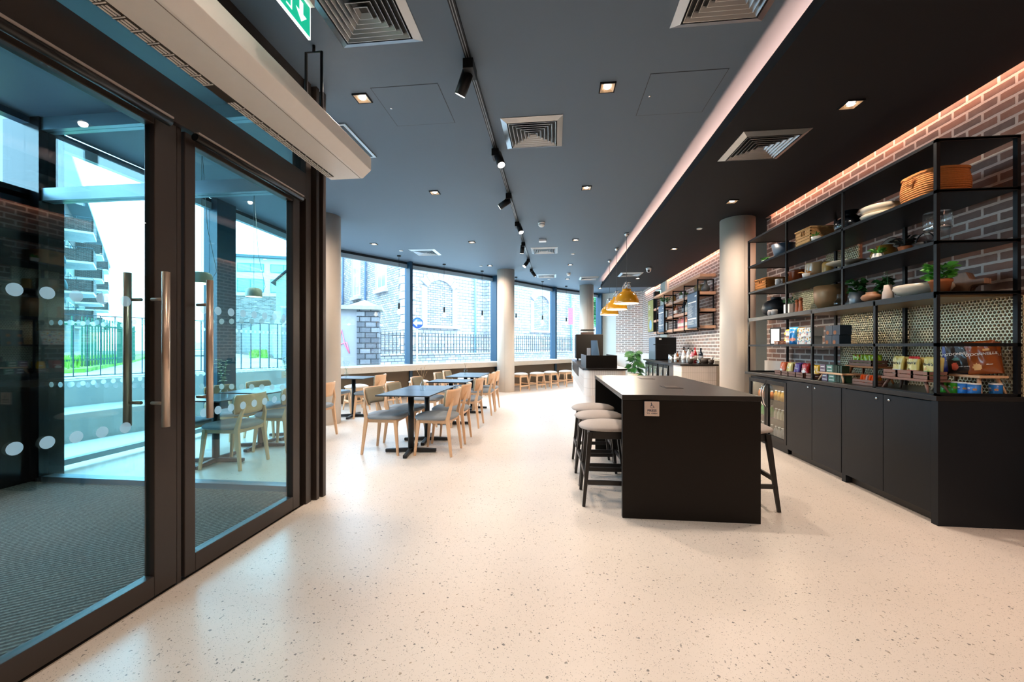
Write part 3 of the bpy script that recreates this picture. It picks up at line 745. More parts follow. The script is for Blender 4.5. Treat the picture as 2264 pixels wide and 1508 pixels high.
def make_chair(lb):
    d = thing('dining_chair', lb, 'chair', (0, 0, 0), 0, 'ash wood dining chairs')
    # faces +X; rear legs rise into back uprights
    for s_ in (-1, 1):
        y = .205 * s_
        MB().beam((.215, y * 1.04, 0), (.175, y * .93, .42), .024, .024, .042, .036).build('leg', WOOD, d, bevel=.004)
        m = MB(); m.beam((-.235, y * 1.04, 0), (-.185, y * .95, .44), .026, .026, .045, .036)
        m.beam((-.185, y * .95, .43), (-.215, y * .9, .56), .045, .036, .034, .028).beam((-.215, y * .9, .555), (-.235, y * .62, .70), .034, .028, .024, .018)
        m.build('leg', WOOD, d, bevel=.004)
    m = MB(); m.box(-.19, -.2, .385, .18, -.17, .43).box(-.19, .17, .385, .18, .2, .43).box(.15, -.19, .385, .18, .19, .43).box(-.2, -.19, .385, -.17, .19, .43)
    m.build('seat_frame', WOOD, d, bevel=.004)
    # upholstered pad, softly domed
    m = MB(); N = 14; vs = []; fs = []
    for lay, (zz, k) in enumerate(((.425, .93), (.44, 1.0), (.458, 1.0), (.472, .93), (.478, .75), (.48, .4))):
        for i in range(28):
            t = 2 * PI * i / 28; c_, s2 = math.cos(t), math.sin(t)
            ex = .245 * (abs(c_) ** .55) * (1 if c_ > 0 else -1); ey = (.235 + .012 * c_) * (abs(s2) ** .55) * (1 if s2 > 0 else -1)
            vs.append((ex * k + .005, ey * k, zz))
    L = 6
    for l in range(L - 1):
        for i in range(28): fs.append((l * 28 + i, l * 28 + (i + 1) % 28, (l + 1) * 28 + (i + 1) % 28, (l + 1) * 28 + i))
    fs.append(tuple(range(28))[::-1]); fs.append(tuple((L - 1) * 28 + i for i in range(28)))
    m.add(vs, fs, 0, True).build('seat_pad', FAB_G, d)
    # curved back: wooden shell and fabric face
    def curved(off, th, zlo, zhi, w, mat, name):
        m = MB(); nx = 16; nz = 6; vs = []
        for side in (0, 1):
            for j in range(nz + 1):
                v = j / nz; zc = zlo + (zhi - zlo) * v
                for i in range(nx + 1):
                    u = i / nx * 2 - 1
                    rr = 1 - .06 * (1 if j in (0, nz) else 0) - .10 * ((1 - v) if v < .5 else 0) * 1.2
                    xx = -.262 + .075 * (abs(u) ** 2.2) - .035 * (v - .5) + off + (th if side else 0)
                    vs.append((xx, u * w / 2 * rr, zc))
        n1 = (nx + 1) * (nz + 1); fs = []
        for j in range(nz):
            for i in range(nx):
                a = j * (nx + 1) + i
                fs.append((a, a + nx + 1, a + nx + 2, a + 1)); fs.append((a + n1, a + n1 + 1, a + n1 + nx + 2, a + n1 + nx + 1))
        for i in range(nx):
            fs.append((i, i + 1, i + 1 + n1, i + n1)); a = nz * (nx + 1) + i; fs.append((a, a + n1, a + 1 + n1, a + 1))
        for j in range(nz):
            a = j * (nx + 1); fs.append((a, a + n1, a + nx + 1 + n1, a + nx + 1)); a += nx; fs.append((a, a + nx + 1, a + nx + 1 + n1, a + n1))
        return m.add(vs, fs, 0, True).build(name, mat, d)
    curved(0, .014, .585, .79, .47, WOOD, 'backrest')
    curved(.015, .022, .592, .782, .455, FAB_B, 'back_cushion')
    return d
CH = make_chair('ash wood dining chair nearest the camera on the left of the closest table, facing right')
CH.location = (-2.07, 4.78, 0)
R180 = PI
for x, y, rz, lb in ((-2.06, 5.38, .02, 'ash wood dining chair behind the nearest left chair, facing right'),
    (-1.43, 4.79, PI - .05, 'ash wood dining chair right of the closest table, wooden back to us'),
    (-1.42, 5.40, PI + .02, 'ash wood dining chair behind the nearest right chair, facing left'),
    (-2.10, 6.45, 0, 'ash wood dining chair on the left of the single middle table'),
    (-1.43, 6.43, PI, 'ash wood dining chair on the right of the single middle table'),
    (-2.07, 7.60, .05, 'ash wood dining chair on the left of the third table group'),
    (-2.06, 8.2, 0, 'ash wood dining chair on the left of the farthest table'),
    (-1.41, 7.6, PI, 'ash wood dining chair on the right of the third table group'),
    (-1.41, 8.2, PI - .03, 'ash wood dining chair on the right of the farthest table'),
    (-3.37, 7.0, PI + .06, 'ash wood dining chair right of the table behind the left column'),
    (-4.10, 7.06, 0, 'ash wood dining chair mostly hidden by the left column'),
    (-3.44, 5.37, PI, 'ash wood dining chair just past the door post, its back cut by the black frame'),
    (-3.50, 4.03, PI + .03, 'ash wood dining chair seen whole through the door glass, wooden back to us'),
    (-3.47, 4.74, PI, 'ash wood dining chair behind the door post, seen through the glass between two others'),
    (-4.16, 4.08, 0, 'ash wood dining chair facing right, far side of the table nearest the lobby'),
    (-4.15, 4.76, 0, 'ash wood dining chair facing right behind the lobby glass, beside the leafy vase'),
    (-4.14, 5.42, 0, 'ash wood dining chair facing right behind the lobby glass, beside the small bottle vase')):
    dup(CH, (x, y, 0), rz, lb)
def make_stool(name, lb, cat, group, hgt, wmat, smat, s=.17):
    d = thing(name, lb, cat, (0, 0, 0), 0, group)
    for sx in (-1, 1):
        for sy in (-1, 1):
            MB().beam((sx * (s + .035), sy * (s + .025), 0), (sx * s * .86, sy * s * .82, hgt - .05), .024, .024, .04, .04, 0).build('leg', wmat, d, bevel=.003)
    k = .93
    m = MB(); zf = hgt * .3
    for sx in (-1, 1): m.beam((sx * (s + .02), -s, zf + .05), (sx * (s + .02), s, zf + .05), .018, .035)
    for sy in (-1, 1): m.beam((-s, sy * (s + .01), zf), (s, sy * (s + .01), zf), .018, .035)
    m.build('stretcher', wmat, d)
    MB().box(-s * .9, -s * .85, hgt - .105, s * .9, s * .85, hgt - .045).build('seat_frame', wmat, d, bevel=.003)
    m = MB(); vs = []; fs = []; K = 32
    prof = ((-.042, .84), (-.034, .96), (-.022, 1.0), (-.008, .95), (.010, .78), (.022, .5), (.026, .2))
    for zz, q in prof:
        for i in range(K):
            t = 2 * PI * i / K; c_, s2 = math.cos(t), math.sin(t)
            ex = .235 * (abs(c_) ** .8) * (1 if c_ > 0 else -1); ey = .19 * (abs(s2) ** .8) * (1 if s2 > 0 else -1)
            vs.append((ex * q, ey * q, hgt + zz ))
    for l in range(len(prof) - 1):
        for i in range(K): fs.append((l * K + i, l * K + (i + 1) % K, (l + 1) * K + (i + 1) % K, (l + 1) * K + i))
    fs.append(tuple(range(K))[::-1]); fs.append(tuple((len(prof) - 1) * K + i for i in range(K)))
    m.add(vs, fs, 0, True)
    if isinstance(smat, list):
        me_n = len(m.f)
        for i, f in enumerate(m.f):
            cx = sum(m.v[j][0] for j in f) / len(f); cyy = sum(m.v[j][1] for j in f) / len(f)
            if cx > .05 + .25 * cyy: m.mi[i] = 1
    m.build('seat_pad', smat, d)
    return d
BS = make_stool('bar_stool', 'black bar stool with pale fabric seat at the island, nearest on the left side', 'stool', 'black bar stools round the island', .645, STOOLBLK, FAB_S)
BS.location = (.44, 3.47, 0)
for x, y, rz, lb in ((.43, 3.95, .05, 'black bar stool with pale fabric seat on the left of the island, middle of three'),
                     (.42, 4.45, .03, 'black bar stool with pale fabric seat on the left of the island, farthest of three'),
                     (1.545, 3.52, PI, 'black bar stool sticking out on the right side of the island')):
    dup(BS, (x, y, 0), rz, lb)
WS = make_stool('low_stool', 'low ash wood stool under the window counter, nearest the left column', 'stool', 'low ash wood stools under the window counter', .50, WOOD, M('pale_seat_vinyl', 'dcd2c6', .5), .165)
WS.location = (-4.04, 7.78, 0); WS.rotation_euler = (0, 0, .87)
for i, (x, y) in enumerate([(-3.62, 8.42), (-3.15, 9.0), (-2.70, 9.55), (-2.26, 10.1), (-1.83, 10.65), (-9, -9), (-1.0, 11.62 + .1), (-.53, 12.12), (-.13, 12.65), (.36, 13.2)]):
    if i == 5: continue
    dup(WS, (x, y, 0), .87 if i < 8 else .93, ['low ash wood stool under the window counter, second from the left column', 'low ash wood stool under the window counter, behind the left chairs of the single table',
        'low ash wood stool under the window counter, fourth from the left', 'low ash wood stool under the window counter, fifth from the left, behind the tables', 'low ash wood stool under the window counter, just left of the middle column', 'x',
        'low ash wood stool immediately right of the middle column, partly hidden', 'low ash wood stool, second to the right of the middle column',
        'low ash wood stool, third to the right of the middle column', 'low ash wood stool, last one before the white service counter'][i])

# bottle vases on the tables
LEAF = M('eucalyptus_green', '4c8a5a', .6, var=.2); LEAFD = M('dark_leaf_green', '2f6b2c', .5, var=.3); LEAFP = M('pale_dried_leaf', 'c3c8a8', .7, var=.15); LEAFB = M('bright_leaf_green', '4f9a35', .45, var=.25)
TWIG = M('dry_twig', 'b99a74', .8)
def leaf(m, p, d, L, w, mi=0, droop=.3, roll=0.0):
    p = Vector(p); d = Vector(d).normalized(); sd = d.cross(Vector((0, 0, 1)))
    sd = sd.normalized() if sd.length > .05 else Vector((1, 0, 0)); sd = Matrix.Rotation(roll, 3, d) @ sd; up = sd.cross(d)
    pts = []
    for t, k in ((0, .08), (.25, .8), (.55, 1), (.82, .6), (1, .02)):
        c = p + d * L * t - Vector((0, 0, 1)) * droop * L * t * t
        pts += [c - sd * w / 2 * k + up * w * .12 * k, c, c + sd * w / 2 * k + up * w * .12 * k]
    fs = []
    for i in range(4):
        a = 3 * i; fs += [(a, a + 1, a + 4, a + 3), (a + 1, a + 2, a + 5, a + 4)]
    m.add(pts, fs, mi, True)
def vase(x, y, z, kind, lb):
    d = thing('bottle_vase', lb, 'vase', (x, y, z), 0, 'small clear bottle vases')
    MB().lathe([(.03, 0), (.037, .008), (.038, .07), (.034, .088), (.014, .105), (.0115, .135), (.015, .14)], (x, y, z), 20).build('bottle', GLASS_CLR, d)
    s_ = MB(); l_ = MB(); rnd = random.Random(int(x * 100 + y * 10))
    for k in range(4 if kind != 'leaf' else 5):
        a = rnd.uniform(0, 2 * PI); tilt = rnd.uniform(.15, .6) if kind != 'leaf' else rnd.uniform(.1, .35)
        H_ = rnd.uniform(.1, .18) + (.12 if kind == 'leaf' else .02)
        p0 = Vector((x, y, z + .02)); p1 = Vector((x, y, z + .135)); p2 = p1 + Vector((math.cos(a) * tilt, math.sin(a) * tilt, 1)).normalized() * H_
        s_.tube([p0, p1, p2], .0016, 5)
        if kind != 'twig':
            for q in range(7):
                t = .2 + .8 * q / 6; c_ = p1.lerp(p2, t); b = a + q * 2.4
                leaf(l_, c_, (math.cos(b), math.sin(b), .35), .03 if kind == 'green' else .05, .022 if kind == 'green' else .035, 0)
        else:
            for q in range(4):
                c_ = p1.lerp(p2, .7 + .1 * q); leaf(l_, c_, (math.cos(q * 2.), math.sin(q * 2.), .8), .022, .008, 0, 0)
    s_.build('stems', TWIG if kind == 'twig' else LEAF, d); l_.build('leaves', {'twig': TWIG, 'green': LEAF, 'leaf': LEAFP}[kind], d)
vase(-1.69, 4.98, .73, 'twig', 'small clear bottle vase with dry twigs on the closest cafe table')
vase(-1.80, 7.95, .73, 'twig', 'small clear bottle vase with dry stems on the farthest cafe table of the main row')
vase(-3.74, 6.83, .73, 'green', 'small clear bottle vase with green sprigs on the table behind the left column')
vase(-3.62, 4.02, .73, 'leaf', 'clear bottle vase with pale round leaves next to the door pull handle, seen through glass')
vase(-3.58, 5.02, .73, 'leaf', 'clear bottle vase with a pale flower on the middle table behind the lobby glass')

# ================================================================ ISLAND
isl = thing('high_table', 'large black waterfall-sided communal island table with a press button on its end', 'island table', (1.0, 4.1, 0))
X0, X1, Y0, Y1 = .508, 1.504, 3.08, 5.14
MB().box(X0, Y0, .897, X1, Y1, .935).build('tabletop', BLKTOP, isl, bevel=.003)
MB().box(X0 + .004, Y0 + .006, 0, X1 - .004, Y0 + .05, .896).build('end_panel', BLACK, isl, bevel=.002)
MB().box(X0 + .004, Y1 - .05, 0, X1 - .004, Y1 - .006, .896).build('end_panel', BLACK, isl, bevel=.002)
MB().box(.93, Y0 + .05, 0, 1.08, Y1 - .05, .896).build('centre_panel', BLACK, isl)
for yy in (3.60, 4.58):
    f = MB(); f.box(.965, yy, .9345, 1.115, yy + .20, .938); f.box(.985, yy + .02, .938, 1.095, yy + .18, .9395, 1); f.build('power_socket_plate', [BLKTOP, M('socket_bronze', '5a4a40', .3, metal=.6)], isl)
bt = thing('press_button_plate', 'square metal plate with wheelchair symbol reading PRESS TO OPEN on the island end', 'push plate', (.72, 3.08, .835))
MB().box(.664, 3.062, .778, .776, 3.086, .892).build('back_box', STEELBLK, bt, bevel=.003)
MB().box(.667, 3.054, .781, .774, 3.064, .889).build('steel_plate', M('pinkish_steel_plate', 'd8c4b8', .35, metal=.35), bt, bevel=.002)
INK = M('navy_ink', '25304a', .5)
m = MB(); T = frame_T((.7205, 3.0535, .835), (1, 0, 0), (0, 0, 1))
m.mesh(text_mesh('PRESS', .023, bold=.03), 0, T @ Matrix.Translation((0, -.0125, 0)) @ Matrix.Diagonal((1.15, 1, 1, 1)))
m.mesh(text_mesh('TO  OPEN', .0145, bold=.03), 0, T @ Matrix.Translation((0, -.034, 0)) @ Matrix.Diagonal((1.15, 1, 1, 1)))
W = T @ Matrix.Translation((0, .022, 0))
ring = []
for k in range(21):
    a = math.radians(115 + k * 12.5); ring.append((.013 * math.cos(a), .013 * math.sin(a) - .004))
m.add([(x, y, 0) for x, y in ring] + [(x * .78, (y + .004) * .78 - .004, 0) for x, y in ring], [(i, i + 1, i + 22, i + 21) for i in range(20)], 0, False, W)
m.add([(-.004 + .004 * math.cos(a * PI / 5), .021 + .004 * math.sin(a * PI / 5), 0) for a in range(10)], [tuple(range(10))], 0, False, W)
for p in ([(-.006, .016), (-.001, .016), (.000, .000), (-.005, .000)], [(-.002, .003), (.011, .003), (.011, -.0005), (-.002, -.0005)], [(.008, .003), (.0115, .003), (.018, -.014), (.0145, -.015)], [(.0145, -.015), (.018, -.014), (.023, -.011), (.022, -.0135)], [(-.003, .012), (.007, .009), (.007, .0065), (-.003, .009)]):
    m.add([(x, y, 0) for x, y in p], [(0, 1, 2, 3)], 0, False, W)
m.build('lettering', INK, bt)

# ================================================================ BLACK SHELVING UNIT ON THE RIGHT
FX, BX = 2.76, 3.30
un = thing('display_shelving', 'tall black steel display shelving standing on the worktop against the brick wall', 'shelves', (3.03, 4.6, .94))
SHZ = [1.69, 2.06, 2.43, 2.80]
for y in (3.215, 6.035):
    MB().box(FX, y - .012, .94, FX + .024, y + .012, 2.81).build('post', STEELBLK, un)
for y in (4.16, 5.10):
    MB().box(FX, y - .01, 1.69, FX + .018, y + .01, 2.80).build('post', STEELBLK, un)
for y in (3.77, 4.62):
    MB().box(FX, y - .012, .94, FX + .02, y + .012, 1.69).build('post', STEELBLK, un)
for y in (3.215, 4.13, 5.06, 6.035):
    MB().box(BX - .022, y - .015, .94, BX, y + .015, 2.80).build('post', STEELBLK, un)
for z in SHZ:
    m = MB().box(FX, 3.2, z - .014, FX + .012, 6.05, z + .01).box(FX + .012, 3.2, z - .008, BX, 6.05, z + .004).box(FX, 3.2, z - .014, BX, 3.218, z + .01).box(FX, 6.035, z - .014, BX, 6.05, z + .01)
    if z < 1.8: m.box(FX, 3.2, z - .036, FX + .008, 6.05, z - .014)
    m.build('shelf', STEELBLK, un)
MB().box(FX + .02, 4.16, 1.305, BX, 6.05, 1.318).build('shelf', STEELBLK, un)
m = MB().box(FX, 3.2, 1.30, FX + .022, 6.05, 1.325).box(FX, 3.2, 1.30, BX, 3.222, 1.325).box(FX, 6.03, 1.30, BX, 6.05, 1.325)
m.box(FX, 3.2, .94, FX + .022, 3.77, .952).box(FX, 3.2, .94, BX, 3.222, .96).box(FX + .0, 6.03, .94, BX, 6.05, .955).box(FX, 4.60, .94, FX + .035, 4.64, .95).box(FX, 3.75, .94, FX + .035, 3.79, .95)
m.box(BX - .02, 3.2, 1.3, BX, 6.05, 1.325)
m.build('rail', STEELBLK, un)
# under-shelf brass light box trim
MB().box(FX + .03, 3.23, 1.660, BX - .04, 4.98, 1.677).build('under_shelf_panel', M('brass_under_panel', '8a7350', .35, metal=.6), un)
HEXM = M('champagne_perforated_metal', 'ecdfb8', .35, metal=.35, var=.06, scale=5)
HEXB = M('hex_back_brown', '8f705c', .6, var=.2, scale=12)
def hexpanel(y0, y1, z0, z1, lb):
    d = thing('honeycomb_panel', lb, 'perforated panel', (3.345, (y0 + y1) / 2, z0))
    m = MB(); p = .0285; r = p / math.sqrt(3); ri = r * .76; row = 0; x = 3.318
    z = z0
    while z < z1:
        y = y0 + (p / 2 if row % 2 else 0)
        while y < y1:
            vs = []
            for (rad, xx) in ((r, x), (ri, x), (ri, x + .014)):
                for k in range(6):
                    a = PI / 6 + k * PI / 3; vs.append((xx, min(max(y + rad * math.cos(a), y0), y1), min(max(z + rad * math.sin(a), z0), z1)))
            fs = [(k, k + 6, (k + 1) % 6 + 6, (k + 1) % 6) for k in range(6)] + [(k + 6, k + 12, (k + 1) % 6 + 12, (k + 1) % 6 + 6) for k in range(6)]
            m.add(vs, fs, 0)
            y += p
        z += r * 1.5; row += 1
    m.build('hexagon_mesh', HEXM, d)
    MB().box(3.332, y0, z0, 3.358, y1, z1).build('backing', HEXB, d)
hexpanel(3.205, 5.03, .94, 1.668, 'champagne honeycomb metal panel behind the crisps on the worktop')
hexpanel(5.10, 5.98, 1.70, 2.05, 'honeycomb metal panel behind the pepper mills on the lowest wide shelf')
hexpanel(4.75, 5.28, 2.07, 2.42, 'honeycomb metal panel behind the yellow jar and cake stand')

# base run: worktop, two cabinets, end panel, glass-door fridge
tag(MB().box(2.742, 3.185, .905, 3.325, 6.10, .94).build('worktop', BLKTOP, bevel=.003), 'long black worktop under the display shelving', 'worktop')
def cabinet(y0, y1, ysplit, lb, locks):
    d = thing('base_cabinet', lb, 'cabinet', (3.0, (y0 + y1) / 2, 0), 0)
    MB().box(2.785, y0, .08, 3.32, y1, .903).build('body', BLACK, d)
    MB().box(2.82, y0, 0, 3.32, y1, .08).build('kick_board', M('kick_grey', '3a3632', .5), d)
    for a, b, ly in ((y0 + .003, ysplit - .002, locks[0]), (ysplit + .002, y1 - .003, locks[1])):
        dr = MB().box(2.762, a, .075, 2.784, b, .895).build('door', BLUEBLK, d, bevel=.0015)
        k = MB().lathe([(.011, 0), (.011, .006), (.008, .009), (.001, .009)], (0, 0, 0), 16, 0, Matrix.Translation((2.762, ly, .855)) @ Matrix.Rotation(-PI / 2, 4, 'Y')); k.build('lock', CHROME, dr)
cabinet(3.245, 4.118, 3.679, 'black two-door base cabinet nearest the camera under the shelving', (3.615, 3.745))
cabinet(4.172, 5.085, 4.615, 'black two-door base cabinet next to the drinks fridge', (4.56, 4.675))
tag(MB().box(2.758, 3.19, 0, 3.325, 3.243, .905).build('end_panel', BLUEBLK), 'black end panel closing the base cabinets toward the camera', 'panel')
tag(MB().box(2.765, 4.119, 0, 3.3, 4.171, .904).build('filler_panel', BLUEBLK), 'narrow black filler panel between the two base cabinets', 'panel')
fr = thing('drinks_fridge', 'black under-counter drinks fridge with two glass doors and curved handles', 'fridge', (3.0, 5.57, 0))
a, b = 5.10, 6.04
m = MB(); m.box(2.80, a, .03, 3.30, a + .03, .88).box(2.80, b - .03, .03, 3.30, b, .88).box(2.80, a, .85, 3.30, b, .885).box(2.80, a, .03, 3.30, b, .13).box(3.27, a, .03, 3.30, b, .88); m.build('body', STEELBLK, fr)
m = MB().box(2.81, a + .032, .135, 3.268, a + .04, .845).box(2.81, b - .04, .135, 3.268, b - .032, .845).box(3.255, a + .032, .135, 3.268, b - .032, .845); m.build('interior_liner', M('fridge_liner', '9a9284', .35, metal=.5), fr)
for z in (.36, .60):
    m = MB()
    for i in range(24): m.box(2.83, a + .05 + i * .036, z, 3.25, a + .054 + i * .036, z + .004)
    m.build('wire_shelf', CHROME, fr)
mid = (a + b) / 2
for (p, q, hs) in ((a + .01, mid - .004, 1), (mid + .004, b - .01, -1)):
    dr = MB().box(2.77, p, .11, 2.798, p + .045, .86).box(2.77, q - .045, .11, 2.798, q, .86).box(2.77, p + .045, .11, 2.798, q - .045, .16).box(2.77, p + .045, .81, 2.798, q - .045, .86).build('door', STEELBLK, fr, bevel=.002)
    MB().box(2.782, p + .045, .16, 2.788, q - .045, .81).build('pane', GLASS_CLR, dr)
    hy = q - .022 if hs == 1 else p + .022
    MB().tube([(2.77, hy, .50), (2.735, hy, .55), (2.722, hy, .62), (2.722, hy, .70), (2.735, hy, .77), (2.77, hy, .81)], .008, 8).build('handle', CHROME, dr)
MB().box(2.80, a + .02, 0, 3.28, b - .02, .03).build('foot', STEELBLK, fr)
l = bpy.data.lights.new('fridge_led', 'AREA'); l.shape = 'RECTANGLE'; l.size = .03; l.size_y = .8; l.energy = 1.0; l.color = (1, .93, .8)
o = bpy.data.objects.new('fridge_led', l); COL.objects.link(o); o.location = (2.83, 5.57, .84)

# ---- things on shelves
def put(name, lb, cat, x, y, z, parts, group=None, rz=0.0):
    """parts: list of (part name, profile or callable(mb), material[, smooth])"""
    if len(parts) == 1:
        p = parts[0]; m = MB()
        if callable(p[1]): p[1](m)
        else: m.lathe(p[1], (0, 0, 0), 28)
        o = m.build(name, p[2]); o.location = (x, y, z); o.rotation_euler = (0, 0, rz); return tag(o, lb, cat, group)
    d = thing(name, lb, cat, (x, y, z), rz, group)
    for p in parts:
        m = MB()
        if callable(p[1]): p[1](m)
        else: m.lathe(p[1], (0, 0, 0), 28)
        m.build(p[0], p[2], d, world=False)
    return d
def bush(n, R, h, L, w, seed, z0=0.0, up=.5, droop=.3):
    def f(m):
        r = random.Random(seed)
        for i in range(n):
            a = r.uniform(0, 2 * PI); k = r.uniform(0, 1) ** .6 * R; zz = z0 + r.uniform(0, h)
            leaf(m, (k * .5 * math.cos(a), k * .5 * math.sin(a), zz), (math.cos(a), math.sin(a), up + r.uniform(-.3, .5)), L * r.uniform(.7, 1.2), w * r.uniform(.8, 1.2), 0, droop, r.uniform(-1.1, 1.1))
    return f
def stems(n, h, R, seed, z0=0.0, t=.0015):
    def f(m):
        r = random.Random(seed)
        for i in range(n):
            a = r.uniform(0, 2 * PI); m.tube([(0, 0, z0), (R * math.cos(a) * .5, R * math.sin(a) * .5, z0 + h)], t, 5)
    return f
S1, S2, S3, RZ, TZ = 2.435, 2.065, 1.695, 1.319, .941
strip_light('shelf_led', (2.80, 4.63, 1.668), (0, 0, 0), .02, 2.7, 9, (1, .78, .55))
WICK = M('woven_wicker', 'd6a468', .8, var=.3, scale=90, stretch=(1, 1, 3), bump=.8)
WICKO = M('orange_wicker', 'c77f3e', .8, var=.3, scale=90, stretch=(1, 1, 3), bump=.8)
ROPE = M('coiled_rope', 'b8743a', .85, var=.2, scale=60, bump=.4)
POTB = M('blue_grey_pot', '4b5a6b', .4); POTW = M('white_ceramic', 'dad6cf', .3); CERB = M('beige_glaze', 'bb9c72', .2, var=.15, scale=4, coat=.5)
NAVYV = M('blue_black_glaze', '0e1318', .15, coat=.6); BROWNP = M('brown_red_glaze', '7e3413', .2, var=.15, coat=.5)
YELJ = M('yellow_jar_glaze', 'c99a4c', .3); AMBER = M('amber_olive_glaze', '9a6f2c', .25, var=.2, scale=6, coat=.4)
TERRA = M('terracotta', 'b96a3e', .7, var=.08); BOWLW = M('cream_bowl_glaze', 'cfc2ad', .25, coat=.3); GREYC = M('grey_cup_glaze', 'a9a5a2', .4, var=.08)
GOLDP = M('bronze_gold_pot', 'a07a52', .4, metal=.25, var=.15, scale=6); PMILL = M('reddish_mill_wood', 'b5643c', .4, var=.12)
ZINC = M('galvanised_zinc', '8f969c', .4, metal=.6, var=.2, scale=14)
def basket(w, dpt, h, n=9):
    def f(m):
        # woven: horizontal bands alternately in and out, with a hand hole in the front
        k = int(h / .016)
        for i in range(k):
            z0 = i * h / k; o = .0035 if i % 2 else 0; hole = (h * .62 < z0 < h * .84)
            for (x0, y0, x1, y1) in ((-w / 2 + o, -dpt / 2, -w / 2 + .012 + o, dpt / 2), (w / 2 - .012 - o, -dpt / 2, w / 2 - o, dpt / 2), (-w / 2, -dpt / 2 + o, w / 2, -dpt / 2 + .012 + o), (-w / 2, dpt / 2 - .012 - o, w / 2, dpt / 2 - o)):
                if hole and y0 == -dpt / 2 and x1 < 0:
                    m.box(x0, y0, z0, x1, -.035, z0 + h / k * .9); m.box(x0, .035, z0, x1, y1, z0 + h / k * .9); m.box(x0, -.006, z0, x1, .006, z0 + h / k * .9)
                else: m.box(x0, y0, z0, x1, y1, z0 + h / k * .9)
        m.box(-w / 2 + .012, -dpt / 2 + .012, 0, w / 2 - .012, dpt / 2 - .012, h * .6)
    return f
def rim(w, dpt, h):
    return lambda m: m.tube([(-w / 2, -dpt / 2, h), (w / 2, -dpt / 2, h), (w / 2, dpt / 2, h), (-w / 2, dpt / 2, h), (-w / 2, -dpt / 2, h)], .009, 8)
put('potted_succulent', 'tiny green plant in white pot at the far end of the upper shelf', 'plant', 2.9, 5.86, S1, [('pot', [(.03, 0), (.04, .055), (.034, .055), (.03, .03)], POTW), ('leaves', bush(30, .05, .03, .06, .016, 3, .05, .8), LEAFB)])
put('planter_pot', 'wide tapered blue-grey pot beside the tiny plant on the upper shelf', 'pot', 2.98, 5.56, S1, [('pot', [(.09, 0), (.135, .20), (.125, .20), (.085, .02)], POTB)])
put('wicker_basket', 'pale wicker basket with hand holes on the upper shelf', 'basket', 2.96, 4.86, S1, [('basket', basket(.30, .28, .19), WICK), ('rim', rim(.30, .28, .19), WICK)])
put('potted_succulent', 'small white pot with thin green leaves in front of the pale wicker basket', 'plant', 2.83, 4.66, S1, [('pot', [(.035, 0), (.045, .06), (.038, .06), (.03, .04)], POTW), ('leaves', bush(20, .05, .02, .06, .01, 5, .055, 1.0), LEAFB)])
put('round_vase', 'glossy blue-black round vase with flared neck on the upper shelf', 'vase', 2.98, 4.38, S1, [('vase', [(.06, 0), (.125, .05), (.135, .09), (.12, .14), (.07, .175), (.055, .19), (.075, .235), (.068, .235), (.045, .19)], NAVYV)])
for i in (0, 1): put('serving_bowl', ['cream serving bowl at the bottom of the stack on the upper shelf', 'cream serving bowl on top of the stack on the upper shelf'][i], 'bowl', 2.95, 3.94, S1 + .058 * i, [('bowl', [(.09, 0), (.14, .03), (.155, .058 + .012 * i), (.148, .062 + .012 * i), (.12, .04)], BOWLW)], 'stacked cream bowls')
def ropebasket(m):
    for i in range(13):
        k = .155 + .012 * math.sin(i / 12 * PI)
        pts = [(k * (abs(math.cos(t)) ** .6) * (1 if math.cos(t) > 0 else -1), k * (abs(math.sin(t)) ** .6) * (1 if math.sin(t) > 0 else -1), .01 + i * .0165) for t in [j * PI / 12 + .01 for j in range(25)]]
        m.tube(pts, .0095, 6, caps=False)
    m.prism([(.14 * math.cos(t), .14 * math.sin(t)) for t in [j * PI / 10 for j in range(20)]], 0, .12)
put('rope_basket', 'orange coiled rope basket with loop handle on the upper shelf, nearest the camera', 'basket', 3.0, 3.50, S1, [('coils', ropebasket, ROPE), ('lid_rim', lambda m: m.prism([(.168 * (abs(math.cos(t)) ** .6) * (1 if math.cos(t) > 0 else -1), .168 * (abs(math.sin(t)) ** .6) * (1 if math.sin(t) > 0 else -1)) for t in [j * PI / 12 + .01 for j in range(24)]], .215, .232), ROPE),
     ('handle', lambda m: m.tube([(-.17, .03, .2), (-.19, .05, .21), (-.20, .0, .19), (-.18, -.04, .2), (-.175, -.02, .12)], .006, 6), ROPE)])
# second shelf
put('wicker_basket', 'orange wicker basket with hand holes at the far end of the middle shelf', 'basket', 2.96, 5.80, S2, [('basket', basket(.30, .30, .155), WICKO), ('rim', rim(.30, .30, .155), WICKO)])
put('mug', 'grey ribbed mug next to the orange wicker basket', 'mug', 2.82, 5.36, S2, [('cup', [(.03, 0), (.042, .03), (.04, .07), (.044, .085), (.038, .083), (.034, .02)], GREYC), ('handle', lambda m: m.tube([(0, -.04, .07), (0, -.07, .065), (0, -.072, .035), (0, -.04, .02)], .006, 8), GREYC)])
put('storage_crock', 'glossy red-brown crock on the middle shelf', 'pot', 2.98, 5.24, S2, [('crock', [(.08, 0), (.098, .02), (.10, .14), (.106, .145), (.106, .165), (.095, .168), (.09, .14)], BROWNP)])
put('storage_crock', 'beige glazed rounded pot on the middle shelf', 'pot', 2.98, 4.90, S2, [('crock', [(.07, 0), (.10, .03), (.112, .10), (.105, .17), (.112, .185), (.10, .185), (.095, .16)], CERB)])
put('potted_succulent', 'small white pot with orange leaf in front of the beige pot', 'plant', 2.81, 4.80, S2, [('pot', [(.028, 0), (.038, .055), (.032, .055), (.026, .03)], POTW), ('leaves', bush(9, .04, .01, .07, .02, 8, .055, .3), M('orange_leaf', 'd08a30', .5))])
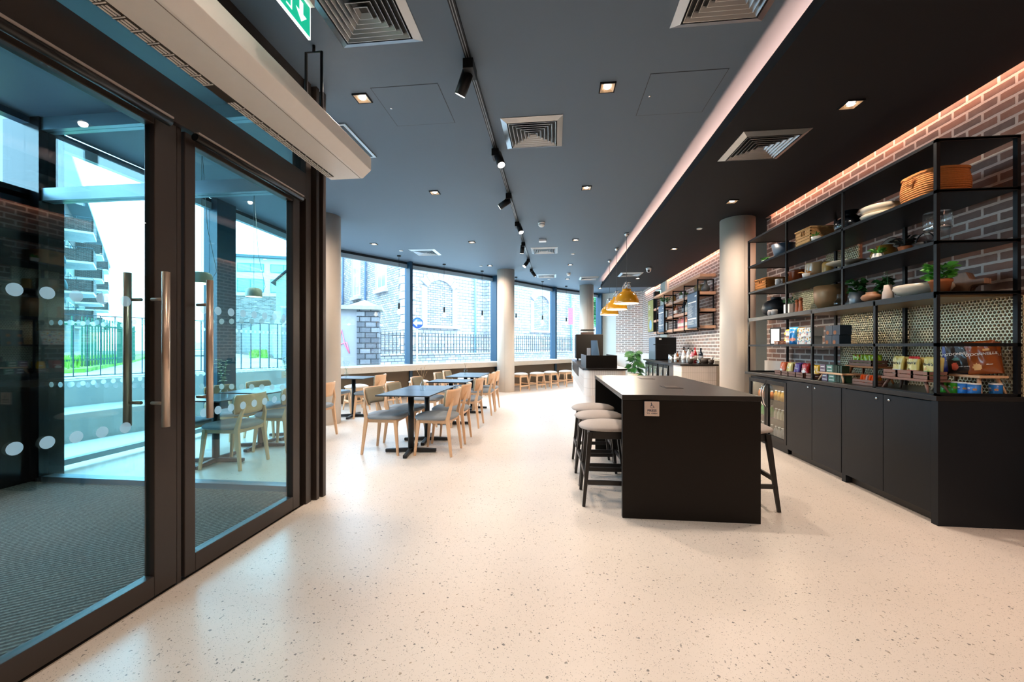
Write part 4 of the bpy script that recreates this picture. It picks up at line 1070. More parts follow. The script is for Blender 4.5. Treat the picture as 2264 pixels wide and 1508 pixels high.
put('storage_jar', 'pale yellow ribbed jar on the middle shelf', 'jar', 2.95, 4.66, S2, [('jar', [(.045, 0), (.052, .01), (.052, .13), (.042, .15), (.001, .155)], YELJ)])
put('cake_stand', 'cream cake stand on the middle shelf beside the tall post', 'cake stand', 2.95, 4.38, S2, [('foot', [(.06, 0), (.03, .012), (.02, .045), (.04, .06)], BOWLW), ('plate', [(.04, .06), (.12, .068), (.17, .088), (.168, .093), (.12, .076), (.001, .07)], BOWLW)])
put('wicker_platter', 'round woven platter with dark rim leaning at the back of the middle shelf', 'platter', 3.07, 4.10, S2, [('disc', lambda m: m.lathe([(.001, 0), (.12, 0), (.125, .008), (.001, .01)], (0, 0, 0), 32, 0, Matrix.Translation((.05, 0, .128)) @ Matrix.Rotation(math.radians(-78), 4, 'Y')), M('pale_weave', 'a89c8e', .8, var=.35, scale=40)), ('rim', lambda m: m.tube([tuple(Matrix.Translation((.05, 0, .128)) @ Matrix.Rotation(math.radians(-78), 4, 'Y') @ Vector((.127 * math.cos(t), .127 * math.sin(t), .005))) for t in [j * PI / 16 for j in range(33)]], .007, 8), M('dark_brown_rim', '4a2c20', .5))])
put('round_vase', 'amber and olive glazed round vase on the middle shelf', 'vase', 3.0, 3.98, S2, [('vase', [(.05, 0), (.095, .04), (.105, .075), (.09, .115), (.055, .14), (.062, .155), (.055, .155), (.045, .135)], AMBER)])
put('potted_succulent', 'spiky succulent in white faceted pot on the middle shelf', 'plant', 2.84, 3.84, S2, [('pot', lambda m: m.lathe([(.035, 0), (.05, .02), (.038, .055), (.001, .055)], (0, 0, 0), 6, smooth=False), POTW), ('leaves', bush(34, .04, .02, .065, .014, 11, .05, .7, .1), LEAFB)])
put('potted_plant', 'dark plant in terracotta pot behind the spiky succulent', 'plant', 2.92, 3.66, S2, [('pot', [(.035, 0), (.05, .07), (.043, .07), (.035, .04)], TERRA), ('leaves', bush(40, .08, .06, .07, .03, 13, .07, .6), M('dark_purple_leaf', '1d2018', .6))])
put('casserole_dish', 'black round casserole with a hoop handle on the middle shelf', 'dish', 2.95, 3.50, S2, [('dish', [(.06, 0), (.08, .02), (.085, .06), (.078, .06), (.001, .055)], STEELBLK), ('handle', lambda m: m.tube([(-.02, .08 * math.cos(t), .055 + .085 * math.sin(t)) for t in [j * PI / 12 for j in range(13)]], .005, 8), STEELBLK)])
put('glass_jug', 'tall clear glass jar with a metal band at the near end of the middle shelf', 'glass jar', 2.90, 3.36, S2, [('base_glass', [(.05, 0), (.058, .01), (.072, .12), (.078, .125)], GLASS_CLR), ('band', [(.074, .125), (.08, .13), (.08, .14), (.074, .145)], CHROME), ('upper_glass', [(.076, .145), (.08, .16), (.08, .25), (.076, .255), (.001, .258)], GLASS_CLR)])
# lowest wide shelf
put('round_vase', 'large matt black globe vase at the far end of the lowest wide shelf', 'vase', 2.98, 5.74, S3, [('vase', [(.07, 0), (.14, .05), (.165, .115), (.15, .18), (.10, .225), (.065, .235), (.06, .26), (.072, .268), (.062, .268), (.05, .24)], M('matt_black_clay', '1d2024', .45))])
for i, (y) in enumerate((5.53, 5.44)): put('ceramic_cup', ['grey ceramic cup in front of the black globe vase, the farther of two', 'grey ceramic cup in front of the black globe vase, the nearer of two'][i], 'cup', 2.81, y, S3, [('cup', [(.025, 0), (.036, .02), (.038, .055), (.032, .078), (.028, .076), (.03, .02)], GREYC)], 'pair of grey cups')
put('planter_box', 'white cube planter with trailing green plant on the lowest wide shelf', 'plant', 2.85, 5.14, S3, [('pot', lambda m: m.box(-.06, -.06, 0, .06, .06, .115), POTW), ('leaves', bush(60, .1, .05, .07, .014, 17, .12, .6, .35), LEAF)])
for i, (y) in enumerate((5.0, 4.93)): put('pepper_mill', ['reddish wooden pepper mill, the shorter of two', 'reddish wooden pepper mill, the taller of two beside the bronze pot'][i], 'pepper mill', 2.83, y, S3, [('body', [(.025, 0), (.024, .02), (.017, .09), (.02, .115 + i * .015), (.014, .12 + i * .015)], PMILL), ('head', [(.014, .12 + i * .015), (.022, .135 + i * .015), (.02, .15 + i * .015), (.001, .158 + i * .015)], PMILL)], 'pair of pepper mills')
put('planter_pot', 'large bronze rounded pot on the lowest wide shelf', 'pot', 3.0, 4.70, S3, [('pot', [(.05, 0), (.11, .03), (.143, .10), (.15, .18), (.148, .265), (.14, .265), (.13, .1)], GOLDP)])
put('glass_jug', 'small clear glass jar by the bronze pot', 'glass jar', 2.88, 4.38, S3, [('glass', [(.03, 0), (.045, .02), (.045, .06), (.02, .09), (.02, .13), (.025, .135)], GLASS_CLR)])
put('potted_plant', 'ivy-like green plant in grey zinc pot on the lowest wide shelf', 'plant', 2.90, 4.17, S3, [('pot', [(.05, 0), (.058, .01), (.06, .13), (.055, .13), (.05, .1)], ZINC), ('leaves', bush(70, .09, .12, .065, .045, 21, .12, .4), LEAFD)])
put('potted_plant', 'leafy green plant in small grey pot behind the squat brown bowl', 'plant', 3.02, 4.02, S3, [('pot', [(.035, 0), (.045, .08), (.04, .08), (.03, .05)], ZINC), ('leaves', bush(60, .08, .15, .06, .045, 23, .08, .6), LEAFD)])
put('squat_vase', 'squat brown clay bowl with a narrow rim', 'vase', 2.83, 3.89, S3, [('vase', [(.035, 0), (.072, .025), (.08, .045), (.07, .065), (.04, .078), (.045, .09), (.038, .09), (.03, .07)], M('brown_clay', '946544', .5, var=.15))])
put('carafe', 'pale pink stoneware carafe holding a sprig', 'carafe', 2.83, 3.72, S3, [('carafe', [(.038, 0), (.04, .01), (.036, .07), (.03, .085), (.026, .13), (.022, .13)], M('pale_pink_stoneware', 'c7b3a6', .5)), ('sprig', lambda m: [m.tube([(0, 0, .12), (.0, .01, .24)], .0015, 5)] + [leaf(m, (0, .01, .14 + .015 * q), (math.cos(q * 2.4), math.sin(q * 2.4), .3), .03, .022) for q in range(8)], LEAF)])
put('serving_bowl', 'large oval cream bowl at the near end of the lowest wide shelf', 'bowl', 2.94, 3.53, S3, [('bowl', [(.08, 0), (.15, .03), (.178, .07), (.172, .098), (.162, .1), (.14, .04), (.001, .03)], BOWLW)])
put('potted_plant', 'bushy basil plant in terracotta pot beside the near corner post', 'plant', 2.87, 3.30, S3, [('pot', [(.045, 0), (.06, .085), (.066, .085), (.066, .105), (.058, .105), (.05, .06)], TERRA), ('leaves', bush(120, .13, .11, .055, .032, 29, .10, .5), LEAFB)])
BOARD = M('chopping_board_wood', '8d6a52', .5, var=.2, stretch=(1, 8, 1), scale=6)
def paddle(m, w, L):
    pts = [(-w / 2, 0), (w / 2, 0), (w / 2, L * .6), (w * .2, L * .68), (.02, L * .75), (.02, L), (-.02, L), (-.02, L * .75), (-w * .2, L * .68), (-w / 2, L * .6)]
    m.prism(pts, 0, .016)
for i, (y, lb) in enumerate(((3.42, 'dark wooden paddle board behind the basil plant, farthest from the camera'), (3.36, 'wooden paddle board in the middle of the leaning boards'), (3.29, 'wooden paddle board with pale edge, nearest the camera'))):
    o = MB(); paddle(o, .17, .33); o = o.build('chopping_board', BOARD, bevel=.003); tag(o, lb, 'chopping board', 'leaning paddle boards')
    o.location = (3.20 - .035 * i, 3.62 - .02 * i, S3 + .086); o.rotation_euler = (math.radians(90), math.radians(0), math.radians(-93 + 3 * i)); o.rotation_euler = (Matrix.Rotation(math.radians(-90), 4, 'Z') @ Matrix.Rotation(math.radians(90), 4, 'X') @ Matrix.Rotation(math.radians(-90), 4, 'Z')).to_euler()

# ---- packets
def bag(w, h, d, zones=(), seed=1, crumple=.006):
    """puffed crisp packet facing -X, base at z=0. zones: list of (kind, params, material index)"""
    r = random.Random(seed); nx, nz = 24, 32
    ph = [r.uniform(0, 6.28) for _ in range(6)]
    def surf(u, v, s_):
        pinch = max(0, 1 - abs(2 * v - 1) ** 5) * max(0, 1 - abs(u) ** 4)
        t = d / 2 * pinch ** .6
        t += s_ * crumple * pinch * (math.sin(5 * u + ph[0] + 4 * v) + math.sin(11 * v + ph[1] - 6 * u) * .7 + math.sin(17 * u * v + ph[2]) * .6)
        k = 1 - .04 * math.sin(v * PI) + .012 * math.sin(9 * v + ph[3])
        return (-s_ * t, u * w / 2 * k, v * h)
    m = MB()
    for s_ in (1, -1):
        vs = [surf(i / nx * 2 - 1, j / nz, s_) for j in range(nz + 1) for i in range(nx + 1)]; fs = []; mi = []
        for j in range(nz):
            for i in range(nx):
                a = j * (nx + 1) + i; q = (a, a + nx + 1, a + nx + 2, a + 1) if s_ == 1 else (a, a + 1, a + nx + 2, a + nx + 1)
                uc = (i + .5) / nx * 2 - 1; vc = (j + .5) / nz; k = 0
                for kind, p, mat in zones:
                    if kind == 'band' and p[0] <= vc <= p[1]: k = mat
                    if kind == 'blob' and s_ == 1 and ((uc - p[0]) / p[2]) ** 2 + ((vc - p[1]) / p[3]) ** 2 < 1: k = mat
                fs.append(q); mi.append(k)
        b = len(m.f); m.add(vs, fs, 0, True)
        for i, k in enumerate(mi): m.mi[b + i] = k
    return m, surf
def bagtext(m, surf, txt, size, u0, v0, w, h, mat, shear=.2):
    me = text_mesh(txt, size, 0, 'CENTER', shear, .02); vs = []
    for v in me.vertices:
        yy = -v.co.x; zz = v.co.y; u = max(-.97, min(.97, (u0 * w / 2 + yy) / (w / 2))); q = max(.02, min(.98, v0 + zz / h)); p = surf(u, q, 1)
        vs.append((p[0] - .0025, u * w / 2, q * h))
    m.add(vs, [tuple(p.vertices) for p in me.polygons], mat)
def packet(name, lb, x, y, z, w, h, d, mats, zones=(), text=None, rz=0.0, lean=0.0, seed=1, group=None, cat='packet', roll=0.0):
    m, sf = bag(w, h, d, zones, seed, min(.006, d * .08))
    if text:
        for (t, s_, u0, v0, mt) in text: bagtext(m, sf, t, s_, u0, v0, w, h, mt)
    o = m.build(name, mats); o.location = (x, y, z); o.rotation_euler = (roll, lean, rz)
    return tag(o, lb, cat, group)
def foil(n, c): return M(n, c, .3, var=.05, coat=.3)
WHT = M('print_white', 'f2efe8', .4); BLKP = M('print_black', '1b1714', .4); REDP = foil('foil_red', 'c01f22'); YELP = foil('foil_cream_yellow', 'e4d07a'); BLUP = foil('foil_royal_blue', '1c2a86')
GRNP = foil('foil_green', '5c8a2c'); LIME = foil('foil_lime', 'b4c81e'); ORG = foil('foil_orange', 'e2642a'); PUR = foil('foil_purple', '4b2480'); YEL2 = foil('foil_bright_yellow', 'efb312'); BRN = foil('foil_brown', '8a4312'); CHAR = foil('foil_charcoal', '26201e')
CHIP = M('print_crisp', 'd9a866', .5); REDPOT = M('print_pepper', 'd9604a', .5); SKYB = foil('foil_sky_blue', '1d78c0'); PINKB = M('print_pink', 'e6a092', .5)
def crate(lb, x, y, z, w, dpt, h, mat=DWOOD, group='slatted display crates'):
    d = thing('display_crate', lb, 'crate', (x, y, z), 0, group)
    m = MB()
    for k in (0, 1):
        z0 = .004 + k * h * .52; z1 = z0 + h * .42
        m.box(-dpt / 2, -w / 2, z0, -dpt / 2 + .008, w / 2, z1).box(dpt / 2 - .008, -w / 2, z0, dpt / 2, w / 2, z1)
        m.box(-dpt / 2, -w / 2, z0, dpt / 2, -w / 2 + .008, z1).box(-dpt / 2, w / 2 - .008, z0, dpt / 2, w / 2, z1)
    m.build('slats', mat, d, world=False)
    m = MB()
    for sx in (-1, 1):
        for sy in (-1, 1): m.cbox((sx * (dpt / 2 - .012), sy * (w / 2 - .012), h / 2), (.012, .012, h))
    m.box(-dpt / 2 + .006, -w / 2 + .006, 0, dpt / 2 - .006, w / 2 - .006, .008)
    m.build('frame', mat, d, world=False)
    return d
def riser(lb, x0, x1, y0, y1, z, h, mat, group='little wooden display benches'):
    cx, cy_ = (x0 + x1) / 2, (y0 + y1) / 2
    d = thing('display_bench', lb, 'bench', (cx, cy_, z), 0, group)
    MB().box(x0, y0, z + h - .018, x1, y1, z + h).build('top', mat, d, bevel=.004)
    for sx, xx in ((-1, x0), (1, x1)):
        for sy, yy in ((-1, y0), (1, y1)):
            MB().tube([(xx - sx * .012, yy - sy * .0, z), (xx - sx * .035, yy - sy * .045, z + h - .018)], [.007, .013], 10).build('leg', mat, d)
    return d
# the big bench with three crisp packets
riser('long pale wooden bench with big crisp bags at the near end of the worktop', 3.07, 3.26, 3.235, 3.62, TZ + .0, .145, WOOD)
BZ = TZ + .146
ODT = "O'DONNELLS"
packet('crisp_packet', 'big royal blue crisp bag behind the corner post', 3.15, 3.51, BZ, .18, .235, .05, [BLUP, WHT, CHIP], [('blob', (-.1, .80, .3, .09), 2)], [(ODT, .027, 0, .60, 1), ('CHEESE & ONION', .010, 0, .42, 1)], .2, .05, 2, 'large crisp bags', 'crisps')
packet('crisp_packet', 'big charcoal crisp bag with red pepper picture', 3.095, 3.385, BZ + .01, .165, .235, .045, [CHAR, WHT, REDPOT, M('print_teal', '4f7f78', .5)], [('blob', (.35, .22, .26, .13), 2), ('blob', (.2, .45, .3, .05), 3)], [(ODT, .027, -.05, .62, 1), ('SWEET CHILLI', .010, -.3, .2, 1)], .38, .04, 3, 'large crisp bags', 'crisps', -.13)
packet('crisp_packet', 'big brown crisp bag in front, nearest the camera', 3.155, 3.285, BZ + .01, .165, .245, .05, [BRN, WHT, CHIP], [('blob', (.35, .22, .3, .11), 2), ('blob', (-.35, .72, .22, .04), 2)], [(ODT, .026, 0, .60, 1), ('Manor', .012, -.4, .28, 1)], .7, .05, 4, 'large crisp bags', 'crisps', -.15)
packet('crisp_packet', 'big brown crisp bag tucked behind the front one at the right edge', 3.225, 3.315, BZ + .01, .13, .235, .045, [BRN, WHT], [], [(ODT, .022, 0, .60, 1)], 1.1, .04, 6, 'large crisp bags', 'crisps', -.08)
# short crisp tubes on the worktop under the bench
def can(x, y, body, lb, rz=0):
    d = thing('crisp_tube', lb, 'crisp tube', (x, y, TZ), rz, 'short crisp tubes')
    MB().lathe([(.033, 0), (.034, .002), (.034, .082)], (0, 0, 0), 24).build('tube', body, d, world=False)
    MB().lathe([(.0355, .08), (.0355, .088), (.033, .09), (.001, .09)], (0, 0, 0), 24).build('lid', WHITEP, d, world=False)
    m = MB()
    def wrap(pts, mi):
        vs = []
        for (s_, z) in pts: a = s_ / .0345; vs.append((-.0348 * math.cos(a), .0348 * math.sin(a), z))
        m.add(vs, [tuple(range(len(vs)))], mi)
    wrap([(.020 + -.011 * math.cos(t), .053 + .006 * math.sin(t)) for t in [k * PI / 6 for k in range(12)]][::1], 0)
    wrap([(-.015 + .011 * math.cos(t), .045 + .009 * math.sin(t)) for t in [k * PI / 6 for k in range(12)]], 1)
    me = text_mesh('Pringles', .0105)
    vs = []
    for v in me.vertices: a = (.020 - v.co.x) / .0345; vs.append((-.0352 * math.cos(a), .0352 * math.sin(a), .04 + v.co.y))
    m.add(vs, [tuple(p.vertices) for p in me.polygons], 2)
    m.build('print', [WHT, M('print_orange', 'd58a3a', .5), M('print_red', 'b8282c', .5)], d, world=False)
TG = M('tube_green', '3d9a1f', .35); TB = M('tube_blue', '1f74c4', .35)
for x, y, b, lb in ((3.06, 3.478, TG, 'green short crisp tube, leftmost under the long bench'), (3.06, 3.406, TG, 'green short crisp tube, second from the left under the long bench'), (3.06, 3.334, TB, 'blue short crisp tube in the middle of the row'),
                    (3.06, 3.262, TB, 'blue short crisp tube left of the bench leg'), (3.20, 3.262, TB, 'blue short crisp tube right of the bench leg')):
    can(x, y, b, lb, .45)
# bench with three crates of small crisp packets
riser('small dark-legged bench carrying three crates of yellow crisp packets', 2.85, 3.02, 3.39, 3.82, TZ, .10, DWOOD)
KT = "Keogh's"
for i, (y, c2, tx, lbz) in enumerate(((3.745, WHT, [(KT, .03, 0, .62, 2)], 'white'), (3.60, REDP, [(KT, .03, 0, .66, 2), ('Roast', .018, .2, .36, 2)], 'red'), (3.455, GRNP, [(KT, .03, 0, .62, 2)], 'green'))):
    crate(['slatted crate on the bench, farthest of the three with crisps', 'slatted crate on the bench, middle of the three with crisps', 'slatted crate on the bench, nearest of the three with crisps'][i], 2.93, y, TZ + .101, .138, .14, .062)
    z0 = TZ + .101 + .012
    packet('crisp_packet', 'small cream-yellow crisp packet with %s base in a crate' % lbz, 2.925, y, z0, .12, .165, .045, [YELP, c2, BLKP, CHIP], [('band', (0, .30), 1)] + ([('band', (.86, 1.0), 1)] if i == 1 else [('blob', (.25, .42, .3, .1), 3)] if i == 2 else []), tx, -.15, .08, 20 + i, 'small cream crisp packets', 'crisps')
    packet('crisp_packet', 'cream crisp packet leaning behind the one with the %s base' % lbz, 2.968, y - .004, z0, .115, .16, .03, [YELP, c2], [('band', (0, .3), 1)], None, -.1, .1, 30 + i, 'small cream crisp packets', 'crisps')
# low crate with orange bars
crate('low slatted crate of orange snack bars on the worktop', 2.90, 4.02, TZ, .26, .12, .05)
for i in range(6):
    packet('snack_bar', ['orange snack bar at the far end of the low crate', 'orange snack bar second in the low crate', 'silver-wrapped snack bar in the low crate', 'orange and yellow snack bar in the low crate', 'yellow-spotted snack bar in the low crate', 'orange snack bar at the near end of the low crate'][i],
           2.90, 4.10 - i * .034, TZ + .012, .09, .085, .02, [foil('foil_silver', 'b9b3b4') if i == 2 else ORG, YEL2], [('blob', (0, .6, .5, .2), 1)] if i % 2 else [], None, PI / 2 + .4, -.2, 40 + i, 'snack bars in the low crate', 'snack bar')
# orange-beech stool with crate of green packets
riser('taller orange-brown little bench with a crate of lime green packets', 3.03, 3.21, 4.14, 4.52, TZ, .165, ORWOOD)
crate('dark slatted crate of lime green packets on the taller bench', 3.11, 4.33, TZ + .166, .30, .15, .055)
for i in range(5):
    packet('snack_packet', ['lime green packet, farthest of five in the raised crate', 'lime green packet, second in the raised crate', 'lime green packet, middle one in the raised crate', 'lime green packet, fourth in the raised crate', 'lime green packet, nearest in the raised crate'][i],
           3.10, 4.43 - i * .052, TZ + .178, .10, .10, .03, [LIME, ORG, GRNP], [('blob', (.3, .85, .4, .15), 1)] if i < 2 else [('band', (0, .3), 2)], None, .9, .12, 50 + i, 'lime green packets', 'packet')
# little ash bench with boxed bars
riser('pale wooden little bench stacked with mauve and green boxes', 2.80, 3.0, 4.22, 4.59, TZ, .092, WOOD)
MAU = M('box_mauve', '8f7a8c', .5); TEAG = M('box_sage_green', '6c9a86', .5); DKG = M('box_dark_green', '1d3a26', .5)
def carton(name, lb, x, y, z, sx, sy, sz, mats, group, extra=None, cat='box', rz=0.0):
    m = MB().box(-sx / 2, -sy / 2, 0, sx / 2, sy / 2, sz)
    if extra: extra(m)
    o = m.build(name, mats); o.location = (x, y, z); o.rotation_euler = (0, 0, rz); return tag(o, lb, cat, group)
def front_label(sx, sy, sz, txt):
    def f(m):
        X = -sx / 2 - .0008
        m.add([(X, sy * .35, sz * .78), (X, -sy * .35, sz * .78), (X, -sy * .35, sz * .62), (X, sy * .35, sz * .62)], [(0, 1, 2, 3)], 1)
        m.add([(X, sy * .4, sz * .28), (X, -sy * .4, sz * .28), (X, -sy * .4, sz * .16), (X, sy * .4, sz * .16)], [(0, 1, 2, 3)], 1)
        me = text_mesh(txt, sz * .26); T = frame_T((X, 0, sz * .45), (0, -1, 0), (0, 0, 1)); m.mesh(me, 2, T)
    return f
for k, (z, tag_) in enumerate(((TZ + .093, 'on top of the pale little bench'), (TZ, 'under the pale little bench'))):
    carton('snack_box', 'mauve snack box ' + tag_, 2.86, 4.545 - k * .03, z, .07, .085, .075, [MAU, WHT, BLKP], 'small snack boxes', front_label(.07, .085, .075, 'BAR'))
    carton('snack_box', 'sage green snack box ' + tag_, 2.86, 4.44 - k * .03, z, .07, .09, .075, [TEAG, WHT, BLKP], 'small snack boxes', front_label(.07, .09, .075, 'FBS'))
    for i in range(4):
        carton('snack_box', 'dark green box %s, %s of four in a row' % (tag_, ['first', 'second', 'third', 'fourth'][i]), 2.86 + .0, 4.375 - k * .03 - i * .034, z, .07, .026, .072, [DKG], 'dark green boxes in rows')
# four crates with coloured bags
cols = [('orange', ORG, 5.40, [('blob', (.1, .25, .7, .2), 1)]), ('cream', YELP, 5.25, []), ('purple', PUR, 5.10, [('band', (.0, .25), 1)]), ('red', REDP, 4.95, [('blob', (0, .35, .7, .15), 1)]), ('yellow', YEL2, 4.76, [('band', (0, .28), 1)])]
for nm, mt, y, zn in cols:
    crate('slatted crate holding %s bags, in the row beside the fridge end' % nm, 2.90, y, TZ, .145, .15, .055)
    for q in range(2):
        packet('sweet_bag', 'shiny %s sweet bag, %s one in its crate' % (nm, ['front', 'rear'][q]), 2.885 + q * .056, y + .005 * q, TZ + .014, .125, .15 - .01 * (nm == 'yellow'), .045, [mt, WHT if nm != 'purple' else foil('foil_lilac', 'b9a6d8'), WHT], zn, [({'orange': 'Bites', 'cream': 'Mix', 'purple': 'Cadbury', 'red': 'MALTESERS', 'yellow': 'M&M'}[nm], .02, 0, .55, 2)] if q == 0 else None, -.1, .12, 60 + q + int(y * 10), 'sweet bags in crates', 'sweets')
# on the rail shelf
put('calendar_frame', 'black framed white notice standing on the narrow shelf', 'picture frame', 3.02, 5.82, RZ, [('frame', lambda m: m.box(-.012, -.07, 0, .0, .07, .24), STEELBLK), ('sheet', lambda m: m.box(-.0135, -.055, .02, -.0118, .055, .22), M('blank_notice_paper', 'f4f4f8', .6))], None, .55)
crate('small dark crate on the narrow shelf beside the framed notice', 2.93, 5.52, RZ, .10, .12, .05)
packet('pasta_bag', 'yellow triangular bag behind the pink tubs', 2.99, 5.48, RZ + .01, .12, .19, .05, [YEL2, WHT, BLKP], [('blob', (.2, .55, .4, .12), 2)], None, -.1, .05, 71, None, 'packet')
for i, (y, z) in enumerate(((5.36, 0), (5.29, 0), (5.36, .088), (5.29, .088))):
    put('snack_tub', ['pink and white tub, lower left of four', 'pink and white tub, lower right of four', 'pink and white tub, upper left of four', 'pink and white tub, upper right of four'][i], 'tub', 2.92, y - .03, RZ + z, [('tub', [(.028, 0), (.034, .078)], PINKB), ('lid', [(.036, .076), (.036, .086), (.001, .087)], WHT), ('band', [(.0305, .02), (.0335, .05)], WHT)], 'pink tubs')
packet('coffee_bag', 'bright blue bag with white print on the narrow shelf', 2.90, 5.19, RZ, .105, .215, .06, [SKYB, WHT, PINKB], [('blob', (0, .3, .7, .1), 2)], [('JOE', .028, 0, .72, 1)], .5, .02, 73, None, 'coffee bag')
packet('coffee_bag', 'dark yellow bag beside the bright blue bag', 2.93, 5.09, RZ, .095, .205, .06, [foil('foil_mustard', 'b98e1c'), CHAR], [('blob', (0, .7, .6, .12), 1)], None, .3, .02, 74, None, 'coffee bag')
def floral(m):
    r = random.Random(5); X = -.0558
    for i in range(16):
        y, z, s_ = r.uniform(-.055, .055), r.uniform(.015, .085), r.uniform(.006, .013)
        m.add([(X, y + s_ * math.cos(t), z + s_ * math.sin(t) * r.uniform(.7, 1.4)) for t in [-k * PI / 3 for k in range(6)]], [tuple(range(6))], 1 + i % 4)
for i, (y, z) in enumerate(((4.96, 0), (4.82, 0), (4.93, .098), (4.80, .098))):
    carton('tea_box', ['white floral tea box, lower left', 'white floral tea box, lower right', 'white floral tea box, upper left', 'white floral tea box, upper right'][i], 2.90, y, RZ + z, .11, .13, .096, [WHT, YEL2, PINKB, TEAG, SKYB], 'floral tea boxes', floral)
NAV = M('box_navy', '2a3e50', .5)
def orange_spot(m):
    m.add([(-.0558, .02 + .022 * math.cos(t), .025 + .022 * math.sin(t)) for t in [-k * PI / 5 for k in range(10)]], [tuple(range(10))], 1)
for i, (y, z) in enumerate(((4.52, 0), (4.41, 0), (4.51, .1), (4.40, .1))):
    carton('tea_box', ['navy tea box with orange spot, lower left', 'navy tea box with orange spot, lower right', 'navy tea box with orange spot, upper left', 'navy tea box with orange spot, upper right'][i], 2.92, y, RZ + z, .11, .105, .098, [NAV, M('print_deep_orange', 'b8652a', .5)], 'navy tea boxes', orange_spot)
# drinks in the fridge
def bottle_small(lb, body, cap, h, r, grp):
    d = thing('drink_bottle', lb, 'bottle', (0, 0, 0), 0, grp)
    MB().lathe([(r, 0), (r, h * .62), (r * .45, h * .82), (r * .42, h * .93)], (0, 0, 0), 14).build('bottle', body, d)
    MB().lathe([(r * .5, h * .92), (r * .5, h), (.001, h)], (0, 0, 0), 12).build('cap', cap, d)
    return d
rows = [(.605, 'yellow juice bottle', 'top right shelf of the fridge', M('juice_yellow', 'b98a22', .3), .125, .027, 5.22, 5), (.605, 'orange can', 'top left shelf of the fridge', M('drink_orange', 'd2762e', .3), .105, .029, 5.62, 5),
        (.365, 'pale labelled bottle', 'middle right shelf of the fridge', M('drink_pale', '9c9a80', .3), .13, .027, 5.22, 5), (.365, 'green bottle', 'middle left shelf of the fridge', M('drink_green', '2f9a3c', .3), .15, .027, 5.62, 5),
        (.135, 'white labelled water bottle', 'bottom right of the fridge', M('drink_white', '8e8c86', .3), .13, .028, 5.22, 5), (.135, 'clear water bottle', 'bottom left of the fridge', M('drink_clear', '94948c', .2), .13, .028, 5.62, 5)]
for z, what, where, mt, h, r, y0, n in rows:
    p = bottle_small('%s, first from the right, %s' % (what, where), mt, WHITEP, h, r, 'drinks on the ' + where); p.location = (2.87, y0, z + .0)
    for i in range(1, n): dup(p, (2.87, y0 + i * .075, z), label='%s, %s from the right, %s' % (what, ['first', 'second', 'third', 'fourth', 'fifth'][i], where))

# ================================================================ SERVICE COUNTER WITH TILL
KIT = NT('white_finger_tiles'); tc = KIT.n('ShaderNodeTexCoord'); sp = KIT.n('ShaderNodeSeparateXYZ'); KIT.l(tc.outputs['Object'], sp.inputs[0])
sm = KIT.math('ADD', sp.outputs[0], sp.outputs[1]); fr_ = KIT.math('FRACT', KIT.math('MULTIPLY', sm, 1 / .034)); zf = KIT.math('FRACT', KIT.math('MULTIPLY', KIT.math('SUBTRACT', sp.outputs[2], .93), 1 / .145))
gm = KIT.math('MAXIMUM', KIT.math('LESS_THAN', fr_, .09), KIT.math('LESS_THAN', zf, .025))
KIT.l(KIT.mix(gm, lin('efe6df'), lin('c2b6ad')), KIT.p.inputs['Base Color']); KIT.p.inputs['Roughness'].default_value = .25
KIT.bump(KIT.math('SUBTRACT', 1.0, gm), .4, .004); KIT = KIT.m
def rounded(x0, y0, x1, y1, r, corners=(1, 1, 1, 1)):
    out = []
    for (cx, cy_, a0, on) in ((x0 + r, y0 + r, PI, corners[0]), (x1 - r, y0 + r, 1.5 * PI, corners[1]), (x1 - r, y1 - r, 0, corners[2]), (x0 + r, y1 - r, .5 * PI, corners[3])):
        if on: out += [(cx + r * math.cos(a0 + k * PI / 16), cy_ + r * math.sin(a0 + k * PI / 16)) for k in range(9)]
        else: out.append((cx + (r if math.cos(a0 + PI / 4) > 0 else -r), cy_ + (r if math.sin(a0 + PI / 4) > 0 else -r)))
    return out
sc_ = thing('service_counter', 'white tiled service counter with rounded corner and black top behind the island', 'counter', (.8, 8.6, 0))
MB().prism(rounded(.50, 6.42, 1.10, 10.9, .12, (1, 1, 0, 0)), 0, .525).build('plinth', M('cream_plinth', 'e9ddd4', .5), sc_)
MB().prism(rounded(.465, 6.36, 1.12, 10.9, .12, (1, 1, 0, 0)), .525, .922).build('tile_cladding', KIT, sc_)
MB().prism(rounded(.445, 6.335, 1.145, 7.85, .13, (1, 1, 0, 0)), .923, .95).build('worktop', BLKTOP, sc_)
MB().box(.445, 7.85, .935, 1.145, 10.92, .95).build('far_worktop', BLKTOP, sc_)
MB().box(.455, 7.86, .72, .47, 10.3, .93).build('dark_display_panel', BLKTOP, sc_)
till = thing('till_screen_box', 'open black box hood around the till on the service counter', 'till surround', (.75, 6.9, .95))
MB().box(.505, 6.50, .951, .995, 6.515, 1.155).build('front_board', BLACK, till)
MB().box(.505, 6.515, .951, .52, 7.72, 1.155).build('side_board', M('side_board_grey', '4a4c50', .45), till)
MB().box(.98, 6.515, .951, .995, 7.72, 1.155).build('side_board', BLACK, till)
ps = thing('till_monitor', 'grey touch-screen till monitor standing behind the black box hood', 'monitor', (.74, 7.3, .952))
MB().add([(.66, 7.28, 1.08), (.80, 7.24, 1.06), (.76, 7.34, 1.41), (.66, 7.38, 1.41), (.675, 7.31, 1.08), (.815, 7.27, 1.06), (.775, 7.37, 1.41), (.675, 7.41, 1.41)],
         [(0, 1, 2, 3), (7, 6, 5, 4), (0, 4, 5, 1), (1, 5, 6, 2), (2, 6, 7, 3), (3, 7, 4, 0)]).build('screen', M('screen_blue_grey', '5f7d96', .3), ps)
MB().tube([(.74, 7.36, 1.2), (.74, 7.42, .96)], .02, 10).box(.66, 7.36, .951, .84, 7.52, .962).build('stand', STEELBLK, ps)
